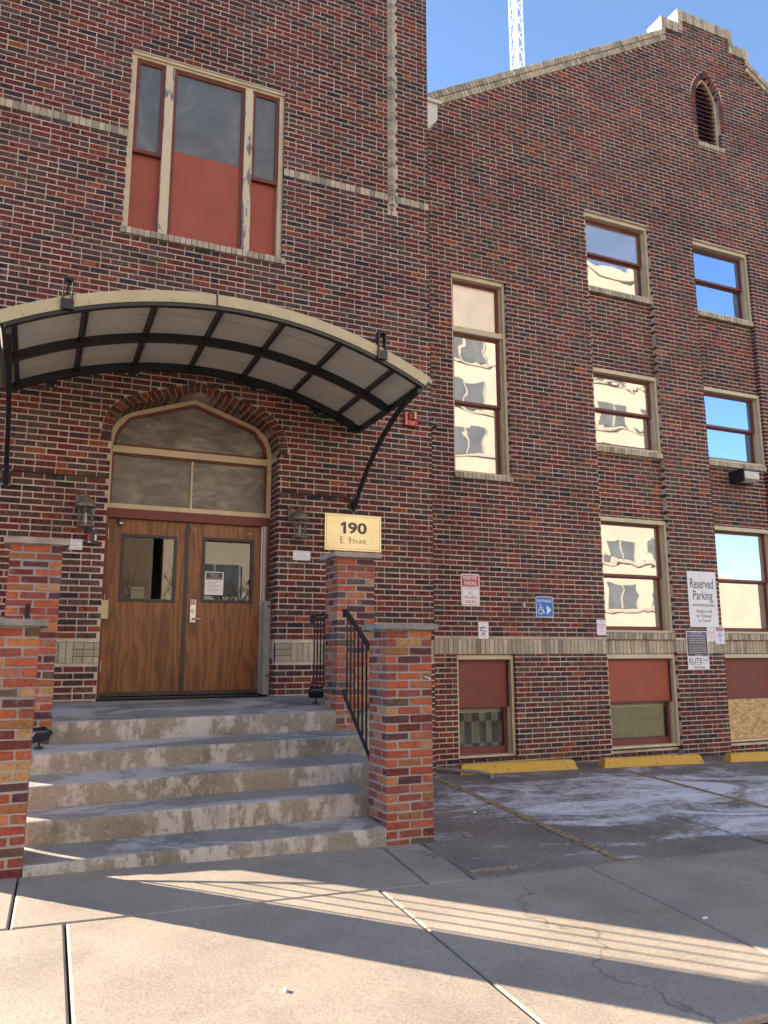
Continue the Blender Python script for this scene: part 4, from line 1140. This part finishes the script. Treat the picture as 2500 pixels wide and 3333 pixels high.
# ------------------------------------------------------------------ lanterns
def lantern(xc, zt, label):
    yc = -.15; root = thing('wall_lantern', label, 'lantern', (xc, yc, zt-.40), 'bronze wall lanterns beside the doors')
    m = MB(); m.lathe([(.006,-.008),(.012,-.012),(.018,-.03),(.034,-.045),(.060,-.065),(.082,-.095),(.092,-.120),(.102,-.128),(.102,-.165),(.096,-.172),(.090,-.172),(.088,-.168)], (xc, yc, zt), 24); put('cap', m, 'bronze', root, smooth=True)
    m = MB(); m.lathe([(.070,-.352),(.086,-.360),(.092,-.372),(.092,-.385),(.080,-.393),(.050,-.400)], (xc, yc, zt), 24); put('base_ring', m, 'bronze', root, smooth=True)
    for k in range(6):
        a = k*math.pi/3+.3; x, y = xc+.078*math.cos(a), yc+.078*math.sin(a)
        m = MB(); m.tube([(x, y, zt-.355), (x, y, zt-.17)], .0055, 6); put('post', m, 'bronze', root)
        b = a+math.pi/6; ex, ey = -math.sin(b), math.cos(b); px, py = xc+.072*math.cos(b), yc+.072*math.sin(b)
        m = MB()
        for s in (-1, 1):
            cv = [(.0,-.345),(.010,-.31),(.028,-.285),(.020,-.26),(.002,-.25),(.020,-.235),(.030,-.21),(.022,-.188),(.008,-.192),(.010,-.205)]
            m.tube([(px+ex*s*u, py+ey*s*u, zt+v) for u, v in cv], .0028, 5)
        put('scroll', m, 'bronze', root)
    m = MB(); m.lathe([(.012,-.36),(.014,-.27),(.010,-.235),(.002,-.225)], (xc, yc, zt), 10); put('candle', m, 'lens_cream', root)
    m = MB(); m.box(xc-.11, xc-.05, -.02, -.003, zt-.16, zt+.01); m.box(xc-.088, xc-.072, yc, -.012, zt-.004, zt+.012)
    m.tube([(xc-.08, -.02, zt-.10), (xc-.06, -.07, zt-.07), (xc-.02, -.12, zt-.03), (xc, yc, zt+.0)], .008, 6); m.tube([(xc-.08, yc, zt+.004), (xc, yc, zt+.004), (xc+.03, yc, zt+.006)], .008, 6)
    put('bracket', m, 'bronze', root)
lantern(2.87, 3.315, 'bronze scrollwork wall lantern right of the doors, next to the brass number sign')
lantern(.435, 3.30, 'bronze scrollwork wall lantern left of the doors, above the small black box')

# ------------------------------------------------------------------ signs
def board(name, label, x0, x1, z0, z1, y, mat, r=0.0, group=None, th=.003, tilt=0, cat='sign'):
    root = thing(name, label, cat, ((x0+x1)/2, y, z0), group)
    m = MB(); m.prism(roundrect(x0, x1, z0, z1, r, 4) if r else rect(x0, x1, z0, z1), y-th, y); put('plate', m, mat, root)
    if z1-z0 > .15 and cat == 'sign' and name != 'number_sign':
        for zz in (z0+.022, z1-.014 if z1-z0 > .5 else z1-.022):
            m = MB(); m.lathe([(.0055,0),(.0055,.002),(.002,.003)], (0,0,0), 6); m.v = [((x0+x1)/2+v[0], y-th-v[2], zz+v[1]) for v in m.v]; put('screw', m, 'bronze', root)
    return root
def patch(root, x0, x1, z0, z1, y, mat, name='printed_field', r=0):
    m = MB(); m.prism(roundrect(x0, x1, z0, z1, r, 4) if r else rect(x0, x1, z0, z1), y-.0008, y); return put(name, m, mat, root)
def ringp(root, x0, x1, z0, z1, t, y, mat, name='printed_border'):
    m = MB(); frame_box(m, x0, x1, z0, z1, t, y-.0008, y); return put(name, m, mat, root)
s = board('number_sign', 'brass plate reading 190 E. 9th Ave. above the right landing pillar', 3.235, 4.00, 2.825, 3.285, -.012, 'brushed_brass', th=.008)
ringp(s, 3.255, 3.980, 2.845, 3.265, .0035, -.0203, 'ink_brown')
text(s, '90', 3.672, 3.115, .148, .258, -.0203, 'ink_brown', bold=.03)
m = MB(); m.prism([(3.448, 3.130), (3.480, 3.148), (3.480, 3.041), (3.518, 3.041), (3.518, 3.189), (3.486, 3.189), (3.448, 3.165)], -.0213, -.0203); put('lettering', m, 'ink_brown', s)
text(s, 'E.  9', 3.515, 2.958, .088, .145, -.0203, 'ink_brown'); text(s, 'TH AVE.', 3.70, 2.945, .058, .205, -.0203, 'ink_brown')
yS = WY-.006
s = board('parking_sign', 'red and white sign with rounded corners reading reserved parking, all building parking', 5.498, 5.800, 2.215, 2.670, yS, 'sign_white', .03)
patch(s, 5.512, 5.786, 2.495, 2.655, yS-.0035, 'sign_red', r=.02); 
m = MB(); frame_box(m, 5.512, 5.786, 2.232, 2.492, .005, yS-.0045, yS-.0033); put('printed_border', m, 'sign_red', s)
text(s, 'RESERVED', 5.649, 2.615, .055, .225, yS-.0045, 'sign_white', bold=.012); text(s, 'PARKING', 5.649, 2.538, .058, .200, yS-.0045, 'sign_white', bold=.012)
text(s, 'ALL VIOLATORS WILL BE TOWED', 5.649, 2.474, .011, .23, yS-.0035, 'sign_red'); text(s, 'AT THE OWNER\'S EXPENSE', 5.649, 2.450, .011, .19, yS-.0035, 'sign_red')
for tx, z, w_ in (('ALL', 2.400, .075), ('BUILDING', 2.337, .200), ('PARKING', 2.275, .185)): text(s, tx, 5.652, z, .042, w_, yS-.0035, 'sign_red')
s = board('entrance_sign', 'blue wheelchair entrance sign with a white arrow on the wing wall', 6.750, 7.060, 2.075, 2.380, yS, 'sign_white', .03)
patch(s, 6.760, 7.050, 2.085, 2.370, yS-.0035, 'sign_blue', r=.024)
text(s, 'ENTRANCE', 6.905, 2.315, .042, .245, yS-.0045, 'sign_white', bold=.01)
m = MB(); n = 22
def arcband(m, cx, cz, r0, r1, a0, a1, y, n=20):
    for i in range(n):
        a, b = math.radians(a0+(a1-a0)*i/n), math.radians(a0+(a1-a0)*(i+1)/n)
        m.prism([(cx+r0*math.cos(a), cz+r0*math.sin(a)), (cx+r1*math.cos(a), cz+r1*math.sin(a)), (cx+r1*math.cos(b), cz+r1*math.sin(b)), (cx+r0*math.cos(b), cz+r0*math.sin(b))], y-.0008, y)
arcband(m, 6.828, 2.160, .034, .045, 110, 385, yS-.0045)
arcband(m, 6.828, 2.262, 0.0001, .0125, 0, 360, yS-.0045, 10)
def stroke(m, pts, w_, y):
    for (x0, z0), (x1, z1) in zip(pts[:-1], pts[1:]):
        d = Vector((x1-x0, z1-z0)).normalized(); nx_, nz_ = -d.y*w_, d.x*w_
        m.prism([(x0-nx_, z0-nz_), (x1-nx_, z1-nz_), (x1+nx_, z1+nz_), (x0+nx_, z0+nz_)][::1], y-.0008, y)
stroke(m, [(6.825, 2.245), (6.832, 2.192)], .0075, yS-.0047); stroke(m, [(6.829, 2.218), (6.866, 2.218)], .005, yS-.0049); stroke(m, [(6.832, 2.190), (6.874, 2.187), (6.890, 2.140), (6.905, 2.145)], .0065, yS-.0051)
m.prism([(6.940, 2.115), (7.020, 2.185), (6.940, 2.255)], yS-.0055, yS-.0045)
put('symbol', m, 'sign_white', s)
s = board('space_sign', 'small scraped white sign reading reserved space 19, above the left basement window', 5.765, 5.932, 1.757, 1.990, yS, 'sign_white', .006, 'small reserved space signs')
text(s, 'RESERVED', 5.849, 1.915, .022, .135, yS-.0035, 'ink_pink'); text(s, 'SPACE', 5.858, 1.872, .024, .09, yS-.0035, 'ink_pink'); text(s, '19', 5.862, 1.830, .028, .035, yS-.0035, 'ink_pink')
m = MB(); random.seed(3)
for _ in range(16):
    a, b = random.uniform(5.79,5.86), random.uniform(1.795,1.915); m.prism(rect(a, a+random.uniform(.006,.026), b, b+random.uniform(.004,.02)), yS-.0047-random.uniform(0,.0006), yS-.0036)
put('scraped_patch', m, 'sign_dark', s)
s = board('space_sign', 'small white sign reading reserved space 18 beside the tall basement bay', 7.842, 8.012, 1.822, 2.055, yS, 'sign_pink_white', .006, 'small reserved space signs')
for tx, z, w_ in (('RESERVED', 1.975, .14), ('SPACE', 1.935, .085), ('#18', 1.885, .045)): text(s, tx, 7.927, z, .023, w_, yS-.0035, 'ink_pink')
s = board('parking_sign', 'large white sign reading reserved parking, violators will be ticketed or towed', 9.715, 10.335, 1.965, 2.875, yS, 'sign_white', .012)
text(s, 'Reserved', 10.02, 2.675, .165, .50, yS-.0035, 'ink_brown', bold=.004); text(s, 'Parking', 10.03, 2.46, .20, .42, yS-.0035, 'ink_brown', bold=.004)
for z in (2.325, 2.303): patch(s, 9.79, 10.27, z, z+.010, yS-.0035, 'ink_brown')
for tx, z, w_ in (('Violators will', 2.225, .34), ('be Ticketed', 2.15, .31), ('or Towed', 2.075, .25)): text(s, tx, 10.025, z, .055, w_, yS-.0035, 'ink_brown')
s = board('towing_sign', 'purple and white towing notice reading elite, low on the pier between the bays', 9.600, 10.055, 1.290, 1.900, yS-.008, 'sign_white', .010)
patch(s, 9.615, 10.04, 1.505, 1.800, yS-.0115, 'sign_dark'); patch(s, 9.615, 10.04, 1.80, 1.886, yS-.0115, 'sign_purple')
text(s, 'PRIVATE PARKING', 9.828, 1.868, .018, .22, yS-.0125, 'sign_white'); text(s, 'ESTACIONAMIENTO PRIVADO', 9.828, 1.828, .022, .33, yS-.0125, 'sign_white')
for k, tx in enumerate(('AUTHORIZED PARKING ONLY', 'VEHICLES WILL BE TOWED', 'AT VEHICLE OWNERS EXPENSE', 'LOS VEHICULOS QUE SOLO', 'ESTACIONEN AUTORIZADO', 'SERAN REMOLCADOS A COSTO', 'DEL PROPIETARIO DE LOS', 'VEHICULOS')):
    text(s, tx, 9.828, 1.782-k*.036-(.008 if k > 2 else 0), .022, .36 if k < 7 else .14, yS-.0125, 'sign_white')
text(s, 'ELITE', 9.765, 1.430, .080, .275, yS-.0115, 'sign_purple', bold=.012); text(s, 'TOWING & RECOVERY', 9.765, 1.372, .016, .26, yS-.0115, 'sign_purple'); text(s, '720-295-6862', 9.84, 1.325, .036, .24, yS-.0115, 'sign_dark')
ringp(s, 9.925, 10.03, 1.385, 1.49, .003, yS-.0115, 'sign_purple')
m = MB(); stroke(m, [(9.937,1.432),(9.955,1.44),(9.965,1.43)], .006, yS-.0115); stroke(m, [(9.985,1.455),(10.0,1.435),(10.018,1.43)], .006, yS-.0119); put('emblem', m, 'sign_dark', s)
s = board('space_sign', 'small pink and white reserved space 17 sign half behind the permit sign', 10.065, 10.225, 1.735, 1.963, yS, 'sign_pink_white', .006, 'small reserved space signs')
for tx, z, w_ in (('RESERVED', 1.885, .13), ('SPACE', 1.848, .075), ('#17', 1.80, .045)): text(s, tx, 10.143, z, .02, w_, yS-.0035, 'ink_pink')
s = board('permit_sign', 'small white sign with red heading and round emblem at the pier edge', 10.228, 10.435, 1.695, 1.985, yS-.004, 'sign_lilac', .006)
patch(s, 10.262, 10.405, 1.905, 1.968, yS-.0075, 'sign_red'); text(s, 'PRIVATE', 10.333, 1.952, .018, .10, yS-.0085, 'sign_white'); text(s, 'PROPERTY', 10.333, 1.925, .018, .115, yS-.0085, 'sign_white')
m = MB(); arcband(m, 10.333, 1.840, .040, .045, 0, 360, yS-.0075, 24); arcband(m, 10.322, 1.836, .008, .016, 0, 360, yS-.0079, 10); arcband(m, 10.345, 1.836, .008, .016, 0, 360, yS-.0083, 10); put('emblem', m, 'sign_dark', s)
text(s, 'PERMIT', 10.335, 1.770, .014, .07, yS-.0075, 'sign_purple'); text(s, 'ONLY', 10.335, 1.748, .014, .05, yS-.0075, 'sign_purple')
for x0, lab in ((2.832, 'small white no smoking plate below the right lantern'), (.205, 'small white no smoking plate half hidden behind the left pillar cap')):
    s = board('no_smoking_sign', lab, x0, x0+.222, 2.680, 2.795, -.006, 'sign_white', .008, 'no smoking plates beside the doors')
    ringp(s, x0+.010, x0+.212, 2.690, 2.785, .002, -.0095, 'ink_black')
    text(s, 'As per Colorado Clean', x0+.111, 2.772, .011, .17, -.0095, 'ink_black'); text(s, 'Indoor Air Act', x0+.111, 2.755, .010, .11, -.0095, 'ink_black')
    text(s, '* No Smoking *', x0+.111, 2.727, .022, .175, -.0095, 'ink_black'); text(s, 'within 15 ft radius of entrance', x0+.111, 2.702, .010, .18, -.0095, 'ink_black')
# papers on the door glass
s = board('paper_notice', 'white printed notice taped inside the right door window', 1.858, 2.085, 2.258, 2.540, DY+.010, 'sign_white', 0, None, .001, cat='notice')
patch(s, 1.873, 2.070, 2.445, 2.530, DY+.0088, 'sign_dark'); 
for tx, z, w_ in (('BUSINESS ENTRANCE', 2.51, .12), ('USE SIDE DOORS', 2.488, .10), ('HOURS AND DELIVERIES', 2.462, .17)): text(s, tx, 1.972, z, .012, w_, DY+.0078, 'sign_white')
for k in range(9): patch(s, 1.89, 2.05-.03*(k % 3), 2.42-k*.016, 2.4225-k*.016, DY+.0088, 'ink_brown', 'printed_line')
s = board('paper_notice', 'small pale card stuck low inside the left door window', 1.010, 1.155, 2.190, 2.330, DY+.010, 'interior', 0, None, .001, cat='notice')
patch(s, 1.035, 1.13, 2.288, 2.296, DY+.0088, 'ink_black', 'printed_line')

# ------------------------------------------------------------------ small fittings on the walls
f = thing('fire_alarm_pull', 'red fire alarm pull station reading fire, beside the right canopy strut', 'fire alarm', (4.42, -.02, 4.52))
m = MB(); m.box(4.335, 4.515, -.06, -.004, 4.545, 4.73); put('housing', m, 'fire_red', f, bevel=.004)
m = MB(); m.box(4.385, 4.50, -.085, -.061, 4.625, 4.72); put('handle_block', m, 'fire_dark', f, bevel=.006)
m = MB(); m.box(4.452, 4.482, -.105, -.0855, 4.63, 4.73); put('pull_bar', m, 'yellow_bar', f)
for k, ch_ in enumerate('FIRE'): text(f, ch_, 4.356, 4.705-k*.043, .032, .022 if ch_ != 'I' else .006, -.0605, 'sign_white')
for k, tx in enumerate(('BREAK GLASS', 'IN CASE', 'OF FIRE')): text(f, tx, 4.44, 4.598-k*.017, .009, .085 if k == 0 else .05, -.0605, 'sign_white')
m = MB(); m.tube([(4.515, -.03, 4.66), (4.65, -.03, 4.645), (4.77, -.03, 4.635), (4.80, -.03, 4.63)], .009, 8); m.tube([(4.64, -.03, 4.645), (4.66, -.03, 4.643)], .016, 8); put('conduit', m, 'galvanised', f)
m = MB(); m.tube([(4.79, -.03, 4.63), (4.85, -.02, 4.62), (4.86, .1, 4.62), (4.86, .60, 4.62)], .017, 8); put('conduit_elbow', m, 'bronze', f)
k_ = thing('door_buzzer', 'small black intercom box with red and white strips left of the doors', 'intercom', (.52, -.03, 2.74))
m = MB(); m.box(.462, .578, -.045, -.004, 2.745, 2.895); put('housing', m, 'dark_frame', k_, bevel=.008)
m = MB(); m.box(.478, .498, -.048, -.0455, 2.79, 2.85); put('red_strip', m, 'fire_red', k_)
m = MB(); m.box(.548, .566, -.048, -.0455, 2.785, 2.855); m.box(.478, .505, -.048, -.0455, 2.762, 2.776); put('white_strip', m, 'white_plastic', k_)
wl = thing('wall_pack_light', 'boxy wall light with cream lens under the right middle window', 'light', (11.15, .55, 4.42))
m = MB(); m.box(10.93, 11.32, .52, WY+.075, 4.44, 4.66); m.box(10.93, 11.32, .36, .52, 4.635, 4.66); m.prism([(10.93,4.44),(10.95,4.44),(10.95,4.66),(10.93,4.66)], .36, .52); put('housing', m, 'black_steel', wl)
m = MB(); P = [(.38,4.63),(.38,4.50),(.47,4.45),(.515,4.45),(.515,4.63)]
m.v = [(10.955, y, z) for y, z in P]+[(11.31, y, z) for y, z in P]; m.f = [(4,3,2,1,0),(5,6,7,8,9)]+[(i, (i+1)%5, 5+(i+1)%5, 5+i) for i in range(5)]; m.c = [None]*7; put('lens', m, 'lens_cream', wl)
m = MB(); m.tube([(6.52, WY+.0, 2.275), (6.52, WY-.05, 2.275), (6.52, WY-.055, 2.22)], .013, 8); tag(put('pipe_stub', m, 'white_plastic'), 'short white plastic pipe elbow left of the blue entrance sign', 'pipe')
def flood(x, y, z, rz, label, mat='black_steel'):
    r = thing('flood_light', label, 'light', (x, y, z), 'small ground flood lights by the pillars')
    m = MB(); m.box(x-.085, x+.085, y-.06, y-.02, z+.075, z+.175); m.box(x-.075, x+.075, y-.02, y+.04, z+.09, z+.16); o = put('lamp_body', m, mat, r, bevel=.006); o.rotation_euler = (.7, 0, rz)
    m = MB(); m.box(-.07+x, x+.07, y-.066, y-.0605, z+.088, z+.162); o2 = put('lamp_glass', m, 'galvanised', r); o2.rotation_euler = (.7, 0, rz)
    m = MB(); m.tube([(x, y+.01, z), (x, y+.01, z+.08)], .012, 6); m.lathe([(.04,0),(.04,.015),(.015,.02)], (x, y+.01, z), 10); put('stand', m, mat, r)
flood(2.88, -.80, 1.02, -.5, 'black flood light tilted on the landing at the foot of the taller right pillar')
flood(.11, -1.58, .755, .7, 'small grey flood light beside the taller left pillar, half hidden by the front pillar')
m = MB(); m.box(4.80, 4.86, .50, .595, .04, .34); tag(put('meter_box', m, 'dark_frame'), 'narrow dark metal box in the corner where the two walls meet', 'box')
m = MB(); m.tube([(4.83, .45, .075), (5.05, .10, .08), (5.30, -.22, .075), (5.36, -.32, .055), (5.34, -.38, .045)], .025, 8); tag(put('drain_pipe', m, 'grey_board'), 'old drain pipe lying in the wall corner beside the first wheel stop', 'pipe')
# holes / hooks in the right pillar
m = MB(); m.tube([(3.10, -3.02, 1.355), (3.115, -3.045, 1.35), (3.14, -3.05, 1.335)], .006, 6); tag(put('wall_hook', m, 'white_plastic'), 'small white hook on the front of the short right pillar', 'hook')

# ------------------------------------------------------------------ wheel stops
def stop(x0, x1, yf, label):
    zb = gz((x0+x1)/2, yf); root_m = MB(); n = 24; k = 0
    P = []
    for i in range(n+1):
        t_ = i/n; x = x0+(x1-x0)*t_; e = min(t_, 1-t_)*n
        ins = .035 if i in (0, n) else .0; hz = .125-(.012 if i in (0, n) else 0)+random.uniform(-.002,.002); z0 = gz(x, yf)
        P.append([(x, yf, z0), (x+(ins if i == 0 else -ins if i == n else 0), yf+.025, z0+hz-.012), (x+(ins if i == 0 else -ins if i == n else 0), yf+.038, z0+hz), (x+(ins if i == 0 else -ins if i == n else 0), yf+.125, z0+hz), (x+(ins if i == 0 else -ins if i == n else 0), yf+.137, z0+hz-.012), (x, yf+.16, z0)])
    for i in range(n):
        for j in range(5): root_m.quad([P[i][j], P[i+1][j], P[i+1][j+1], P[i][j+1]])
    root_m.quad(P[0][::-1]); root_m.quad(P[-1])
    tag(put('wheel_stop', root_m, 'yellow_paint'), label, 'wheel stop', 'yellow wheel stops along the wing')
stop(5.10, 6.92, -.02, 'yellow concrete wheel stop under the left basement window, nearest the tower')
stop(7.36, 9.18, -.03, 'yellow concrete wheel stop under the blind, second from the tower')
stop(9.68, 11.50, -.06, 'yellow concrete wheel stop cut by the right photo edge')
stop(12.1, 13.92, -.06, 'yellow concrete wheel stop farthest from the tower')

# ------------------------------------------------------------------ tower crane
d = (M3 @ Vector(((1682-1250)/2567.788, 1, -(120-1666.5)/2567.788))); kx = 100.0/d.y
CXR, CYR = CAM.x+d.x*kx, CAM.y+d.y*kx
crane = thing('tower_crane', 'white lattice mast of a tower crane against the blue sky', 'crane', (CXR, CYR, 0))
crane.rotation_euler = (0, 0, .35)
hw, hs = .80, 2.90
m = MB(); cs = [(-hw,-hw),(hw,-hw),(hw,hw),(-hw,hw)]
for i, (x, y) in enumerate(cs):
    m.box(x-.09, x+.09, y-.09, y+.09, 0, hs)
    x2, y2 = cs[(i+1) % 4]; m.tube([(x, y, .06), (x2, y2, .06)], .05, 4); m.tube([(x, y, .06), ((x+x2)/2, (y+y2)/2, hs*.95)], .062, 4); m.tube([(x2, y2, .06), ((x+x2)/2, (y+y2)/2, hs*.95)], .062, 4)
m.tube([(-hw, -hw, .1), (hw, hw, hs*.5)], .05, 4); m.box(-.2,.2,-.2,-.05, 0, hs)
me = m.mesh('mast_section', 'crane_white')
for k in range(46): link('mast_section', me, crane, Vector((0, 0, k*hs)))

# ------------------------------------------------------------------ the building across the street, seen in the panes
opp = thing('apartment_block', 'cream apartment block across the street, mirrored in the wing windows', 'building', (25, -36, 0))
OX0, OX1, OY, OZ = 6, 39.5, -30, 27.5
m = MB(); m.box(OX0, OX1, -44, OY, -1, OZ); m.box(OX0-.3, OX1+.3, -44.3, OY+.3, OZ, OZ+.7); put('wall', m, 'opposite_stucco', opp)
opb = thing('added_brown_block', 'added dark brown block across the street, raised to cut sky light and darken the door glass', 'building', (-12, -38, 0))  # added out of view; height and dark tone chosen to reduce sky light
m = MB(); m.box(-32, OX0-.6, -46, OY-2, -1, 19); put('wall', m, 'added_block_brown', opb)
m = MB(); m.box(OX1+.6, 70, -46, OY-6, -1, 7.5); tag(put('low_building', m, 'opposite_stucco'), 'low cream building across the street beside the apartment block', 'building')
wm = MB(); wm.box(-1.25, 1.25, -.08, .02, -.8, .8); wme = wm.mesh('window', 'opposite_glass'); P = worldloc(opp)
lm = MB(); lm.box(-1.9, 1.9, -.05, .10, -1.05, -.88); lm.box(-.05, .05, -.05, .06, -.8, .8); lm.box(-1.33, -1.25, -.05, .06, -.8, .8); lm.box(1.25, 1.33, -.05, .06, -.8, .8); lme = lm.mesh('window_ledge', 'opposite_trim')
for fl in range(8):
    for cc in range(9):
        link('window', wme, opp, Vector((OX0+2.2+cc*3.8, OY+.04, 2.2+fl*3.05))-P)
        link('window_ledge', lme, opp, Vector((OX0+2.2+cc*3.8, OY+.04, 2.2+fl*3.05))-P)
# bare street tree behind the viewer, seen only in the door glass
random.seed(21)
def tree(x, y, label):
    r = thing('bare_tree', label, 'tree', (x, y, gz(x, y)-.13), 'bare street trees across the road')
    tm, cm = MB(), MB()
    def grow(p, d, L, rad, lvl, m):
        pts = [p]; q = p
        for i in range(4):
            d = (d+Vector((random.uniform(-.16,.16), random.uniform(-.16,.16), random.uniform(-.03,.12)))).normalized(); q = q+d*(L/4); pts.append(q)
        m.tube(pts, [rad*(1-.13*i) for i in range(5)], 6 if lvl < 2 else 4)
        if lvl < 5:
            for k in range(3 if lvl < 4 else 2):
                a = random.uniform(0, 6.28); s = Vector((math.cos(a), math.sin(a), 0)); nd = (d*.75+s*.75+Vector((0,0,.15))).normalized()
                grow(pts[random.choice((2,3,4))], nd, L*.66, rad*.55, lvl+1, cm)
    grow(Vector((x, y, gz(x, y)-.2)), Vector((0,0,1)), 3.2, .22, 0, tm)
    put('trunk', tm, 'bark', r, smooth=True); put('crown', cm, 'bark', r)
tree(4.3, -25, 'bare street tree behind the viewer on the left, mirrored in the door glass')
tree(8.2, -25.5, 'bare street tree behind the viewer on the right, mirrored in the panes')
# litter
random.seed(5)
for x, y, a, b, lab in ((3.87,-5.25,.022,.010,'scrap of white paper on the sidewalk joint at the right'), (4.09,-2.10,.016,.012,'tiny white pebble on the parking lot beyond the right pillar'), (1.19,-5.34,.006,.016,'cigarette end lying on the sunlit sidewalk')):
    m = MB(); z = gz(x, y)+.003; m.hexa([(x-a,y-b,z),(x+a,y-b*.6,z),(x+a,y+b,z),(x-a*.7,y+b,z),(x-a,y-b,z+.008),(x+a,y-b*.6,z+.006),(x+a,y+b,z+.010),(x-a*.7,y+b,z+.007)]); tag(put('litter', m, 'litter'), lab, 'litter')
